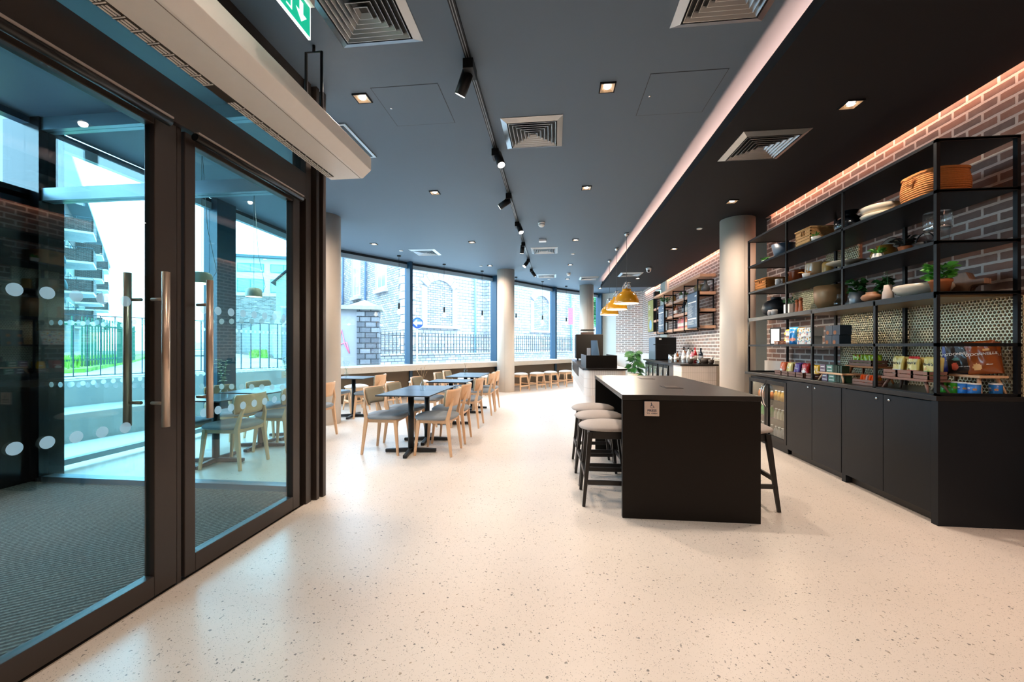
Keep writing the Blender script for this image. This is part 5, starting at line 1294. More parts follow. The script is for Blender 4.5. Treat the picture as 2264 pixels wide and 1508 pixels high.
pd = thing('card_display', 'small pale customer display next to the till monitor', 'display', (.6, 7.2, .952))
MB().box(.575, 7.20, 1.09, .64, 7.22, 1.27).build('screen', M('pale_grey_plastic', 'c4c6cc', .4), pd)
MB().tube([(.607, 7.215, 1.1), (.607, 7.23, .952)], .012, 8).build('stand', STEELBLK, pd)
cm = thing('coffee_machine', 'large black coffee machine seen from behind on the far end of the service counter', 'coffee machine', (.86, 10.2, .95))
MB().box(.53, 10.0, 1.0, 1.19, 10.5, 1.60).build('body', BLACK, cm, bevel=.01)
for x in (.58, 1.1): MB().tube([(x, 10.1, .951), (x, 10.1, 1.0)], .02, 10).build('foot', STEELBLK, cm)
MB().box(.665, 10.1, 1.60, .98, 10.4, 1.655).build('cup_tray', M('brown_tray', '3a2018', .5), cm)
MB().box(.66, 10.08, 1.70, 1.0, 10.42, 1.725).build('lid_rail', BLACK, cm)
MB().lathe([(.05, 0), (.055, .055)], (.77, 10.25, 1.655), 16).lathe([(.05, 0), (.055, .055)], (.90, 10.25, 1.655), 16).build('bean_hopper', GLASS_CLR, cm)

# ================================================================ COFFEE BAR ALONG THE FAR BRICK WALL
S('trim_17', LB(lambda m: m.box(3.15, 8.27, 0, 3.46, 11.6, 1.02)), MATS['cream_wall_paint'])
bc = thing('coffee_bar', 'long coffee bar with pale tiled end and black top along the far brick wall', 'counter', (2.8, 9.6, 0))
MB().box(2.46, 8.07, 0, 3.12, 8.6, .925).build('tiled_end', KIT, bc, bevel=.01)
MB().box(2.43, 8.04, .925, 3.145, 11.3, .955).build('worktop', BLKTOP, bc, bevel=.003)
MB().box(2.50, 8.6, 0, 3.12, 11.25, .925).build('carcass', M('grey_carcass', '56565a', .4), bc)
MB().box(2.485, 8.6, 0, 2.5, 9.0, .925).build('front_panel', M('grey_carcass', '56565a'), bc)
for (y0, y1, nm) in ((9.03, 9.40, 'bottle_cooler_door'), (9.43, 9.8, 'bottle_cooler_door'), (9.95, 10.35, 'bottle_cooler_door'), (10.38, 10.78, 'bottle_cooler_door'), (10.81, 11.22, 'bottle_cooler_door')):
    dr = MB().box(2.47, y0, .1, 2.495, y1, .88).build(nm, STEELBLK, bc)
    MB().box(2.464, y0 + .05, .15, 2.47, y1 - .05, .82).build('pane', M('cooler_glass_silver', 'aab4b8', .15, metal=.7, var=.3, scale=7), dr)
    MB().tube([(2.455, y0 + .03, .5), (2.445, y0 + .03, .62), (2.455, y0 + .03, .76)], .007, 6).build('handle', CHROME, dr)
bo = thing('boiler_machine', 'tall black drinks machine on the coffee bar beside the monstera', 'machine', (2.76, 10.6, .955))
MB().box(2.52, 10.3, .965, 3.02, 10.95, 1.53).build('body', M('gloss_black', '08080a', .3, spec=.25), bo, bevel=.008)
MB().box(2.505, 10.3, .965, 2.519, 10.95, 1.53).build('side_panel', M('blue_grey_side', '55677a', .35), bo)
MB().box(2.46, 10.27, 1.34, 2.9, 10.298, 1.355).build('trim_bar', STEELBLK, bo)
MB().box(2.60, 10.294, 1.47, 2.66, 10.2985, 1.50).build('badge', WHT, bo)
put('steel_bucket', 'shiny steel bucket in front of the black drinks machine', 'bucket', 2.70, 9.5, .956, [('bucket', [(.09, 0), (.095, .005), (.095, .165), (.09, .165), (.085, .02)], CHROME)])
BOT = {'clear': M('spirit_clear', 'c8d2d8', .1), 'brown': M('spirit_amber', '8a4a1c', .15), 'red': M('spirit_red', 'b8262e', .15), 'pink': M('spirit_pink', 'd98a96', .15), 'dark': M('spirit_dark', '1c2430', .15), 'green': M('wine_green', 'a9bb6a', .15), 'rose': M('wine_rose', 'd9957c', .15)}
def bottle(lb, x, y, z, h, r, kind, cap, group, name='bottle', cat='bottle'):
    d = thing(name, lb, cat, (x, y, z), 0, group)
    MB().lathe([(r * .9, 0), (r, .008), (r, h * .6), (r * .8, h * .68), (r * .36, h * .78), (r * .33, h * .9)], (0, 0, 0), 14).build('glass', BOT[kind], d, world=False)
    MB().lathe([(r * .38, h * .89), (r * .38, h), (.001, h)], (0, 0, 0), 12).build('cap', cap, d, world=False)
    MB().lathe([(r * 1.02, h * .2), (r * 1.02, h * .48)], (0, 0, 0), 14).build('label', WHT if kind != 'dark' else M('label_grey', '9aa0a8', .5), d, world=False)
G = 'spirit and syrup bottles on the coffee bar'
for lb, x, y, h, r, k in (('amber bottle with tilted top among the bottles on the coffee bar', 2.78, 8.95, .34, .045, 'brown'), ('tall clear bottle left of the red one on the coffee bar', 2.72, 8.78, .30, .04, 'clear'), ('clear bottle behind the blender jug on the coffee bar', 2.86, 8.9, .32, .04, 'clear'),
                         ('red bottle on the coffee bar', 2.90, 8.62, .32, .04, 'red'), ('pink-labelled bottle left of the red bottle', 2.82, 8.55, .27, .042, 'pink'), ('dark-labelled clear bottle at the right end of the bottle group', 3.0, 8.58, .31, .045, 'dark'),
                         ('small clear syrup bottle nearest the steel bucket', 2.66, 9.15, .22, .03, 'clear'), ('small brown syrup bottle beside the steel bucket', 2.72, 9.2, .24, .03, 'brown')):
    bottle(lb, x, y, .956, h, r, k, STEELBLK if k != 'red' else REDP, G)
DKB = M('dark_brown_bowl', '46392f', .5)
put('mug', 'dark brown mug with metal spoon near the bottles on the coffee bar', 'mug', 2.72, 8.35, .956, [('cup', [(.04, 0), (.055, .03), (.058, .10), (.052, .10), (.045, .02)], DKB), ('spoon', lambda m: m.tube([(0, .0, .03), (.05, .02, .14), (.09, .03, .15)], .008, 8), CHROME)])
put('mixing_bowl', 'wide dark brown bowl at the back of the coffee bar', 'bowl', 3.03, 8.40, .956, [('bowl', [(.05, 0), (.08, .03), (.09, .11), (.084, .11), (.07, .03)], DKB)])
put('mug', 'dark brown cup holding cutlery at the right end of the coffee bar', 'mug', 3.05, 8.16, .956, [('cup', [(.035, 0), (.048, .03), (.055, .085), (.05, .085), (.04, .02)], DKB), ('cutlery', lambda m: m.tube([(0, 0, .02), (.03, .01, .12)], .005, 6).tube([(0, 0, .02), (.05, .02, .13)], .005, 6).ball((.05, .02, .135), .016), CHROME)])
put('milk_jug', 'small steel milk jug between the brown cups', 'jug', 2.84, 8.2, .956, [('jug', [(.035, 0), (.04, .02), (.033, .07), (.036, .075), (.03, .07)], CHROME), ('handle', lambda m: m.tube([(-.033, 0, .065), (-.06, 0, .05), (-.055, 0, .02), (-.036, 0, .012)], .004, 6), CHROME)])

# wall shelf with black frames, planks, bottles and menu boards
ws = thing('wall_shelf', 'wall-hung shelf of wooden planks in black frames above the coffee bar', 'shelves', (3.3, 10.8, 2.2))
PZ = [1.72, 2.08, 2.44, 2.82]
for z in PZ: MB().box(3.08, 8.85, z - .03, 3.40, 12.85, z + .03).build('plank', M('ash_shelf_plank', 'd2a78a', .5, var=.12, scale=5, stretch=(8, 1, 8)), ws, bevel=.003)  # ash wood tone with streaky variation
for y in (8.95, 9.85, 10.75, 11.6, 12.4):
    m = MB()
    for (za, zb) in ((PZ[0], PZ[1]), (PZ[1], PZ[2]), (PZ[2], PZ[3] - .04)):
        for (x, w) in ((3.06, .022), (3.38, .022)):
            m.box(x, y, za - .06, x + w, y + .022, zb - .03)
        m.box(3.06, y, zb - .06, 3.40, y + .022, zb - .035); m.box(3.06, y, za - .06, 3.40, y + .022, za - .035)
    m.build('frame', STEELBLK, ws)
def board(y0, y1, z0, z1, x, lb, face, name='menu_board', lines=True, cat='menu board'):
    d = thing(name, lb, cat, (x, (y0 + y1) / 2, (z0 + z1) / 2))
    MB().box(x, y0, z0, x + .045, y1, z1).build('case', STEELBLK, d, bevel=.002)
    m = MB().box(x - .003, y0 + .015, z0 + .02, x, y1 - .015, z1 - .02)
    m.build('face', face, d)
    if lines:
        m = MB(); r = random.Random(int(y0 * 10)); X = x - .0045; H_ = z1 - z0; W_ = y1 - y0
        def bar(ya, yb, za, zb): m.add([(X, yb, za), (X, ya, za), (X, ya, zb), (X, yb, zb)], [(0, 1, 2, 3)], 0)
        bar(y0 + .04, y0 + .15, z1 - .11, z1 - .09)
        for zc in (.72, .26): bar(y0 + .05, y1 - .05, z0 + H_ * zc - .012, z0 + H_ * zc + .014)
        z = z1 - .26
        while z > z0 + .08:
            if abs(z - z0 - H_ * .26) > .03 and abs(z - z0 - H_ * .72) > .03:
                bar(y1 - .06 - r.uniform(.3, .62) * W_, y1 - .06, z, z + .006); bar(y0 + .05, y0 + .09, z, z + .006)
            z -= .024
        m.build('menu_lines', WHT, d)
MENU = M('slate_menu_face', '4c5f74', .35)
board(8.78, 9.42, 1.70, 2.48, 3.0, 'slate blue menu board in front of the near end of the wall shelf', MENU)
board(11.35, 11.95, 1.70, 2.46, 3.0, 'slate blue menu board at the far end of the wall shelf', MENU)
tv = thing('menu_screen', 'tall green menu screen on the brick wall beyond the wall shelf', 'screen', (3.25, 13.6, 2.2))
MB().box(3.22, 13.45, 1.78, 3.32, 14.2, 2.86).build('case', STEELBLK, tv)
MB().box(3.214, 13.47, 1.80, 3.219, 14.18, 2.84).build('display', M('olive_green_screen', '9a9648', .35, emit=.12), tv)
m = MB()
for z, w in ((2.66, .22), (2.60, .26), (2.54, .2), (2.30, .3), (2.27, .3), (2.24, .25)): m.add([(3.2125, 14.1, z), (3.2125, 14.1 - w, z), (3.2125, 14.1 - w, z + (.03 if z > 2.5 else .008)), (3.2125, 14.1, z + (.03 if z > 2.5 else .008))], [(0, 1, 2, 3)], 0)
m.build('menu_text', WHT, tv)
MB().add([(3.212, 13.82 + .16 * math.cos(t), 2.02 + .17 * math.sin(t)) for t in [-k * PI / 8 for k in range(16)]], [tuple(range(16))]).build('blue_badge', M('screen_blue', '6f9fd0', .4, emit=.3), tv)
MB().box(3.32, 13.7, 2.2, 3.459, 13.9, 2.4).build('wall_bracket', STEELBLK, tv)
sk = thing('wall_speaker', 'small black loudspeaker on the brick wall above the green screen', 'speaker', (3.3, 13.2, 2.95))
MB().box(3.18, 13.1, 2.86, 3.34, 13.3, 3.06).build('body', STEELBLK, sk, bevel=.01)
MB().tube([(3.34, 13.2, 2.96), (3.46, 13.2, 2.96)], .015, 8).build('bracket', STEELBLK, sk)
G = 'bottles on the wall shelf'
n_ = 0
ordw = ['first', 'second', 'third', 'fourth', 'fifth', 'sixth', 'seventh', 'eighth', 'ninth', 'tenth']
def brow(z, y0, dy, kinds, desc):
    for i, k in enumerate(kinds):
        bottle('%s bottle, %s from the near end %s' % ({'rose': 'rose wine', 'dark': 'dark wine', 'green': 'pale green wine', 'clear': 'clear wine', 'pink': 'pale pink wine', 'brown': 'amber spirit'}[k], ordw[i], desc), 3.22, y0 + dy * i, z + .031, .30, .037, k, {'rose': CHROME, 'pink': CHROME}.get(k, STEELBLK), G)
brow(PZ[0], 9.62, .125, ['dark', 'dark', 'dark', 'rose', 'rose', 'rose', 'pink', 'pink', 'rose', 'pink'], 'on the lowest plank')
brow(PZ[1], 9.62, .13, ['green', 'green', 'clear', 'green', 'clear', 'dark', 'dark'], 'on the second plank')
brow(PZ[1], 10.95, .13, ['rose', 'brown', 'brown'], 'second plank by far board')
put('storage_crock', 'large olive brown pot on the upper plank near the near menu board', 'pot', 3.22, 9.25, PZ[2] + .031, [('pot', [(.08, 0), (.13, .06), (.13, .15), (.09, .19), (.1, .2), (.09, .2)], M('olive_brown_glaze', '5d5232', .4))])
put('round_vase', 'dark grey bottle-shaped vase at the near end of the upper plank', 'vase', 3.24, 8.98, PZ[2] + .031, [('vase', [(.06, 0), (.09, .06), (.08, .12), (.035, .17), (.03, .25), (.035, .26)], M('dark_grey_clay', '3c4448', .5))])
put('potted_plant', 'green plants in a pale box on the upper plank', 'plant', 3.2, 10.35, PZ[2] + .031, [('box', lambda m: m.box(-.06, -.14, 0, .06, .14, .1), POTW), ('leaves', bush(60, .16, .06, .08, .02, 33, .1, .6), LEAFD)])
put('storage_jar', 'ochre jar on the upper plank between the plants', 'jar', 3.2, 11.15, PZ[2] + .031, [('jar', [(.05, 0), (.065, .05), (.06, .14), (.04, .17), (.045, .19)], AMBER)])
put('potted_plant', 'bushy fern in small pale pot at the far end of the upper plank', 'plant', 3.18, 11.85, PZ[2] + .031, [('pot', [(.04, 0), (.055, .09), (.048, .09), (.04, .05)], POTW), ('leaves', bush(80, .2, .12, .12, .022, 35, .1, .7), LEAFD)])

# monstera in a pot
def monstera(m):
    r = random.Random(4)
    for i in range(64):
        a = r.uniform(0, 2 * PI); z = .52 + .66 * (i / 64) + r.uniform(-.03, .03); k = r.uniform(.04, .2) * (1 - .3 * i / 64)
        c = Vector((k * math.cos(a), k * math.sin(a), z)); d = Vector((math.cos(a), math.sin(a), r.uniform(-.5, .3))).normalized()
        d.z -= .35; d.normalize(); sd = d.cross(Vector((0, 0, 1))).normalized(); sd = Matrix.Rotation(r.uniform(-.9, .9), 3, d) @ sd; up = sd.cross(d); L = r.uniform(.15, .22); W_ = L * .62
        pts = [c]; 
        for q in range(1, 7):           # split leaf: lobes with notches on both sides
            t = q / 6; wdt = W_ * math.sin(PI * (t * .85 + .1)) 
            for s_ in (-1, 1):
                pts.append(c + d * L * (t - .06) + sd * s_ * wdt - up * .1 * L * t * t); pts.append(c + d * L * (t - .0) + sd * s_ * wdt * .35 - up * .1 * L * t * t)
        tip = c + d * L * 1.08 - up * .12 * L; pts.append(tip)
        fs = []
        for q in range(6):
            b = 1 + 4 * q; pv = 0 if q == 0 else None
            la, lb_, ra, rb = b, b + 1, b + 2, b + 3
            if q == 0: fs += [(0, la, lb_), (0, rb, ra), (0, lb_, rb)]
            else:
                pl, pr = b - 3, b - 1
                fs += [(pl, la, lb_), (pr, rb, ra), (pl, lb_, rb, pr)]
        fs.append((22, 25, 24)) if False else fs.append((1 + 4 * 5 + 1, len(pts) - 1, 1 + 4 * 5 + 3))
        m.add(pts, fs, 0, False)
put('potted_monstera', 'tall monstera plant in cream pot between the till counter and the coffee bar', 'plant', 2.25, 11.62, 0, [('pot', [(.13, 0), (.17, .05), (.185, .54), (.17, .54), (.16, .5), (.001, .5)], M('cream_pot', 'ddcfbc', .6)),
    ('leaves', lambda m: (monstera(m)), LEAFD), ('stems', lambda m: [m.tube([(0, 0, .5), (.03 * math.cos(a), .03 * math.sin(a), .8), (.12 * math.cos(a), .12 * math.sin(a), 1.15)], .006, 6) for a in (0, 1.3, 2.6, 3.9, 5.2)], LEAF)])

# ================================================================ OUTSIDE
PAVE = M('pale_paving', 'bdbab4', .8, var=.08, scale=2)
TAR = M('pale_tarmac', 'a9a8a6', .85, var=.08, scale=3)
CONW = M('pale_concrete_wall', 'a5a6a2', .8, var=.1, scale=1.5)
S('street_ground', LB(lambda m: m.box(-90, -40, -.3, 60, 90, -.125)), TAR)
S('pavement', LB(lambda m: m.prism([(-5.12, -3.0), (-5.12, 8.26), (-3.78, 10.2), (-1.87, 12.47), (-.02, 15.0), (2.5, 17.6), (-1.0, 21), (-6.9, 13.5), (-6.7, 8.9), (-6.7, -3.0)], -.124, -.01)), PAVE)
UP = [(-7.62, -3), (-7.58, 3.2), (-7.25, 5.7), (-6.45, 7.35), (-5.95, 8.35)]
tag(MB().prism([(-6.78, -3), (-6.72, 3.2), (-6.45, 5.2), (-5.95, 6.9), (-5.6, 8.1)] + UP[::-1], -.124, .385).build('concrete_bench', CONW, bevel=.01), 'long low concrete seat step outside the lobby windows', 'bench')
S('upper_ground', LB(lambda m: m.prism(UP + [(-9, 13), (-45, 48), (-60, 40), (-60, -3)], -.124, .775)), CONW)
S('upper_path', LB(lambda m: m.prism([(-8.0, -3), (-8.0, 3.2), (-7.6, 5.8), (-6.8, 7.6), (-6.3, 8.6), (-9.4, 13), (-45, 47), (-59, 40), (-59, -3)], .776, .785)), TAR)
GRASS = NT('rough_grass'); nz = GRASS.n('ShaderNodeTexNoise', Scale=6.0, Detail=6.0); GRASS.l(GRASS.n('ShaderNodeTexCoord').outputs['Object'], nz.inputs['Vector'])
GRASS.l(GRASS.ramp(nz.outputs[0], [(.3, '3f6a2c'), (.55, '7fae3e'), (.8, 'b9c46a')]), GRASS.p.inputs['Base Color']); GRASS.p.inputs['Roughness'].default_value = .9; GRASS = GRASS.m
def blades(m, poly_fn, n, h, seed):
    r = random.Random(seed)
    for i in range(n):
        x, y, z = poly_fn(r); a = r.uniform(0, PI); w = .02; hh = h * r.uniform(.5, 1.2); dx, dy = w * math.cos(a), w * math.sin(a); lx, ly = r.uniform(-.06, .06), r.uniform(-.06, .06)
        m.add([(x - dx, y - dy, z), (x + dx, y + dy, z), (x + lx, y + ly, z + hh)], [(0, 1, 2)])
g = MB().prism([(-9.6, 5.0), (-9.2, 6.9), (-14.5, 12.5), (-24, 21.5), (-26, 17), (-20, 9), (-13, 5)], .786, .86)
blades(g, lambda r: (lambda t, k: (-9.3 - 5.3 * t + k * -1.5, 6.7 + 5.6 * t - k * 1.4, .84))(r.random(), r.random()), 1500, .22, 2)
o = g.build('grass_verge', GRASS); o['kind'] = 'stuff'; tag(o, 'rough green grass behind the green fence outside the lobby', 'grass')
g = MB().prism([(-12.6, 16.5), (-17.75, 23.1), (-18.3, 22.6), (-13.2, 16.0)], .786, .83)
blades(g, lambda r: (lambda t, k: (-12.7 - 5.1 * t - k * .5, 16.4 + 6.6 * t - k * .4, .82))(r.random(), r.random()), 1200, .3, 3)
o = g.build('grass_verge', GRASS); o['kind'] = 'stuff'; tag(o, 'strip of wild grass along the foot of the far boundary wall', 'grass')
DGREY = M('railing_grey', '4a5a62', .5)
rl = thing('flat_bar_railing', 'thin grey bar railing on the concrete wall outside the lobby windows', 'railing', (-7.3, 5.5, .79))
path = [Vector(p) for p in [(-7.68, 1.0), (-7.64, 3.2), (-7.31, 5.7), (-6.5, 7.4), (-6.0, 8.35)]]
m = MB(); bars = []
for a_, b_ in zip(path, path[1:]):
    n_ = max(1, int((b_ - a_).length / .16))
    for i in range(n_): bars.append(a_.lerp(b_, i / n_))
    m.beam((a_.x, a_.y, 1.79), (b_.x, b_.y, 1.79), .035, .012); m.beam((a_.x, a_.y, .84), (b_.x, b_.y, .84), .035, .012)
m.build('rails', DGREY, rl)
for p in bars: MB().cbox((p.x, p.y, 1.31), (.045, .012, .96), 0, math.radians(145)).build('bar', DGREY, rl)
MB().build if False else None
gf = thing('palisade_fence', 'green metal palisade fence curving beside the grass', 'fence', (-12, 10, .8))
path = [Vector(p) for p in [(-12.2, 5.0), (-10.6, 6.6), (-10.2, 7.6), (-11.3, 9.2), (-13.6, 11.6)]]
GF = M('fence_green', '1a5c46', .5)
m = MB(); bars = []
for a_, b_ in zip(path, path[1:]):
    n_ = int((b_ - a_).length / .15)
    for i in range(n_): bars.append(a_.lerp(b_, i / n_))
    m.beam((a_.x, a_.y, 1.78), (b_.x, b_.y, 1.78), .03, .04); m.beam((a_.x, a_.y, 1.0), (b_.x, b_.y, 1.0), .03, .04)
m.build('rails', GF, gf)
for p in bars[:98]: MB().beam((p.x, p.y, .86), (p.x, p.y, 1.95), .035, .02, .015, .02).build('pale', GF, gf)
def LF(P0, a):                      # local frame on the ground: x along a, y = a turned left
    a = Vector(a).normalized(); T = Matrix.Identity(4); T[0][0], T[1][0] = a.x, a.y; T[0][1], T[1][1] = -a.y, a.x; T[0][3], T[1][3] = P0[0], P0[1]
    return T
def far_building(name, lb, P0, a, fn, cat='building'):
    d = thing(name, lb, cat, (P0[0], P0[1], 0), math.atan2(a[1], a[0]))
    fn(d); return d
WINW = M('pale_window_frame', 'd8dde0', .5); WING = M('outdoor_window_glass', '6c8ea2', .12); SLAB = M('balcony_white', 'e6e8e6', .6); SOFF = M('soffit_blue_grey', '5c6d72', .7)
RENDER = M('pebble_render', '7e857a', .9, var=.15, scale=30)
def B(d, name, mat, fn, **k):
    m = MB(); fn(m); return m.build(name, mat, d, world=False, **k)
def apartments(d):
    B(d, 'wall', RENDER, lambda m: m.box(-14, 0, 0, 46, 9, 14.3))
    B(d, 'wall_band', BRICK_A, lambda m: m.box(-14, -.06, 11.3, 46, 0, 14.3))
    B(d, 'eaves', SOFF, lambda m: m.box(-15, -1.5, 14.3, 47, 9.5, 14.6))
    B(d, 'roof', M('dark_roof', '6b6a6a', .8), lambda m: m.add([(-15, -1.5, 14.6), (47, -1.5, 14.6), (47, 9.5, 14.6), (-15, 9.5, 14.6), (-15, 4, 17), (47, 4, 17)], [(0, 1, 5, 4), (2, 3, 4, 5), (0, 4, 3), (1, 2, 5)]))
    for x in (3, 14.5, 26):
        for z in (3.4, 6.0, 8.6, 11.2):
            s_ = B(d, 'balcony', SLAB, lambda m: m.prism([(x, 0), (x, -2.0), (x + 3.6, -2.0), (x + 4.6, -1.0), (x + 4.6, 0)], z - .18, z))
            B(s_, 'parapet', BRICK_A, lambda m: m.box(x, -2.0, z, x + .1, 0, z + 1.0).box(x, -2.0, z, x + 3.6, -1.9, z + 1.0).box(x + 4.5, -1, z, x + 4.6, 0, z + 1.0).add([(x + 3.6, -2, z), (x + 4.6, -1, z), (x + 4.6, -1, z + 1), (x + 3.6, -2, z + 1)], [(0, 1, 2, 3)]))
            B(s_, 'handrail', DGREY, lambda m: m.tube([(x + .05, -.05, z + 1.2), (x + .05, -1.95, z + 1.2), (x + 3.6, -1.95, z + 1.2)], .025, 6).tube([(x + .05, -1.0, z + 1), (x + .05, -1.0, z + 1.2)], .02, 6))
            B(d, 'balcony_door', WING, lambda m: m.box(x + 1, -.08, z, x + 3.2, -.01, z + 2.1))
    for x in (-4, -1, .5, 9, 11.2, 20.5, 22.7, 32, 35, 38):
        for z in (4.0, 6.8, 9.6, 12.0):
            w = B(d, 'window', WINW, lambda m: m.box(x, -.1, z, x + 1.4, -.02, z + 1.5)); B(w, 'pane', WING, lambda m: m.box(x + .1, -.12, z + .1, x + .65, -.1, z + 1.4).box(x + .75, -.12, z + .1, x + 1.3, -.1, z + 1.4))
    for x in (1.2, 2.2): B(d, 'drain_pipe', DGREY, lambda m: m.tube([(x, -.15, .8), (x, -.15, 14.2)], .05, 8))
PA = (-38.8, 27.0); AA = (-.759, .652)
ap = far_building('apartment_block', 'long apartment block with brick balconies and overhanging roof beyond the green fence', PA, AA, lambda d: None)
apartments(ap)
def dish(u, lb):
    T = Matrix.Translation((PA[0] + AA[0] * u[0] + .652 * u[1], PA[1] + AA[1] * u[0] + .759 * u[1], u[2]))
    d = thing('satellite_dish', lb, 'satellite dish', tuple(T.translation), 0, 'satellite dishes on the apartment block')
    MB().lathe([(.001, -.12), (.25, -.09), (.42, .0), (.41, .01), (.24, -.08), (.001, -.11)], (0, 0, 0), 20, 0, Matrix.Rotation(math.radians(-75), 4, 'X') @ Matrix.Rotation(.4, 4, 'Y')).build('reflector', M('dish_grey', '7f979c', .5), d, world=False)
    MB().tube([(0, 0, 0), (-.30, -.36, 0)], .03, 6).build('wall_arm', DGREY, d, world=False)
for i, u in enumerate(((1.2, .45, 8.4), (.9, .45, 7.5), (1.7, .5, 6.4), (1.1, .45, 5.2), (12.6, .5, 6.7))):
    dish(u, ['satellite dish highest on the apartment wall', 'satellite dish second from the top on the apartment wall', 'satellite dish beside the second balcony of the apartment block', 'lowest satellite dish on the apartment wall', 'satellite dish farther along the apartment block'][i])

# street side: rubble pier, spiked railing on a stone plinth, stone building with a blocked arch
FD = Vector((.585, .811)).normalized(); FN = Vector((-FD.y, FD.x))
pr = thing('stone_pier', 'dark rough stone gate pier with flat cap just outside the left street window', 'pier', (-6.35, 12.45, -.12), math.atan2(.35, .94))
B(pr, 'shaft', STONE_P, lambda m: m.box(-.05, -.38, 0, .62, .38, 2.6))
B(pr, 'cap', M('mossy_cap_stone', '8a9088', .9, var=.2, scale=6), lambda m: m.box(-.95, -.5, 2.6, .72, .5, 2.72).add([(-.3, -.4, 2.72), (.6, -.4, 2.72), (.6, .4, 2.72), (-.3, .4, 2.72), (.15, 0, 2.95)], [(0, 1, 4), (1, 2, 4), (2, 3, 4), (3, 0, 4)]))
B(pr, 'boundary_wall', M('pale_render_wall', '85858a', .9, var=.12, scale=3), lambda m: m.box(-2.2, -.3, 0, -.05, .3, 2.6))
def graf(m):
    r = random.Random(9)
    for pts in ([(-.62, 1.45), (-.5, 1.95), (-.42, 1.5), (-.3, 1.25)], [(-.66, 1.3), (-.52, 1.5), (-.36, 1.55), (-.28, 1.2)], [(-.7, 1.6), (-.55, 1.25)]):
        m.tube([(x, -.305, z) for x, z in pts], .022, 5)
B(pr, 'pink_graffiti', M('graffiti_pink', 'e0708f', .6), graf)
fz = thing('street_railing', 'black spiked iron railing on a stone plinth across the street', 'railing', (-8.3, 17.7, -.12), math.atan2(FD.y, FD.x))
B(fz, 'plinth', STONE_R, lambda m: m.box(0, -.2, 0, 22, .2, .98).box(0, -.26, .98, 22, .26, 1.06))
IRON = M('black_iron', '131416', .5)
B(fz, 'rails', IRON, lambda m: m.box(0, -.02, 1.22, 22, .02, 1.25).box(0, -.02, 1.95, 22, .02, 1.98))
for i in range(99):
    x = .1 + i * .21
    B(fz, 'spike_bar', IRON, lambda m: m.beam((x, 0, 1.06), (x, 0, 2.02), .026, .026).lathe([(.001, 2.0), (.03, 2.06), (.012, 2.1), (.001, 2.24)], (x, 0, 0), 6).box(x - .02, -.02, 1.5, x + .02, .02, 1.56))
CC = Vector((-8.6, 22.2))
def streetB(d):
    B(d, 'wall', STONE, lambda m: m.prism([(0, 0), (34, 0), (34, 8), (1.6, 8)], 0, 10))
    q = lambda x0, x1, z0, z1: (lambda m: m.box(x0, -.08, z0, x1, 0, z1))
    for i in range(22): B(d, 'quoin', M('quoin_grey', 'a3a3aa', .85), q(0, .7 if i % 2 else .42, i * .45 + .02, i * .45 + .43))
    for x in (1.2, 11.5, 22.0):
        B(d, 'arch_infill', STONE_R, lambda m: m.box(x + .3, .0, 2.6, x + 2.3, .01, 5.4) if False else m.box(x + .3, -.02, 2.6, x + 2.3, .0, 5.3))
        def arch(m):
            for k in range(7):
                a0, a1 = math.radians(35 + k * 110 / 7), math.radians(35 + (k + .92) * 110 / 7); cx, cz, r0, r1 = x + 1.3, 4.2, 1.22, 1.75
                m.add([(cx + r * math.cos(a), y, cz + r * math.sin(a)) for y in (-.14, 0) for r, a in ((r0, a0), (r1, a0), (r1, a1), (r0, a1))], [(0, 1, 2, 3)[::-1], (4, 5, 6, 7), (0, 4, 5, 1), (1, 5, 6, 2), (2, 6, 7, 3), (3, 7, 4, 0)])
        B(d, 'arch_stones', M('quoin_grey', 'a3a3aa'), arch)
        B(d, 'jamb', M('quoin_grey', 'a3a3aa'), lambda m: m.box(x - .05, -.1, 2.6, x + .3, 0, 4.9).box(x + 2.3, -.1, 2.6, x + 2.65, 0, 4.9))
        B(d, 'sill', M('quoin_grey', 'a3a3aa'), lambda m: m.box(x - .2, -.22, 2.42, x + 2.8, 0, 2.6))
    for x in (5.4, 17.0): B(d, 'drain_pipe', M('pipe_blue_grey', '6a98a8', .5), lambda m: m.tube([(x, -.15, 0), (x, -.15, 10)], .07, 8))
    for x in (6.4, 19): B(d, 'buttress', STONE, lambda m: m.box(x, -.45, 0, x + 1.1, 0, 10))
far_building('stone_building', 'pale stone street building with blocked arches opposite the windows', tuple(CC), tuple(FD), streetB)
AD = Vector((.708, -.706))
L_ = 22
def streetA(d):
    B(d, 'wall', STONE_R, lambda m: m.prism([(0, 0), (L_, 0), (L_ - 1.6, 5), (0, 5)], 0, 10))
    for x in (L_ - 4.2, L_ - 9.2, L_ - 14):
        w = B(d, 'window', WINW, lambda m: m.box(x, -.06, 5.0, x + 1.5, .0, 8.2))
        B(w, 'pane', WING, lambda m: m.box(x + .15, -.075, 5.15, x + .7, -.06, 6.5).box(x + .8, -.075, 5.15, x + 1.35, -.06, 6.5).box(x + .15, -.075, 6.7, x + .7, -.06, 8.0).box(x + .8, -.075, 6.7, x + 1.35, -.06, 8.0))
        B(d, 'sill', M('quoin_grey', 'a3a3aa'), lambda m: m.box(x - .2, -.25, 4.75, x + 1.7, 0, 4.98))
        B(d, 'jamb', M('jamb_dark_grey', '8c8c92', .8), lambda m: m.box(x - .25, -.1, 5, x, 0, 8.3))  # jamb on one side only, darker grey than the sill
    for x in (L_ - 6.2, L_ - 11.5): B(d, 'drain_pipe', M('pipe_dark_blue', '2c4a66', .5), lambda m: m.tube([(x, -.15, 0), (x, -.15, 10)], .08, 8))
    for i in range(22): B(d, 'quoin', M('quoin_grey', 'a3a3aa'), lambda m: m.box(L_ - (.7 if i % 2 else .42), -.08, i * .45 + .02, L_, 0, i * .45 + .43))
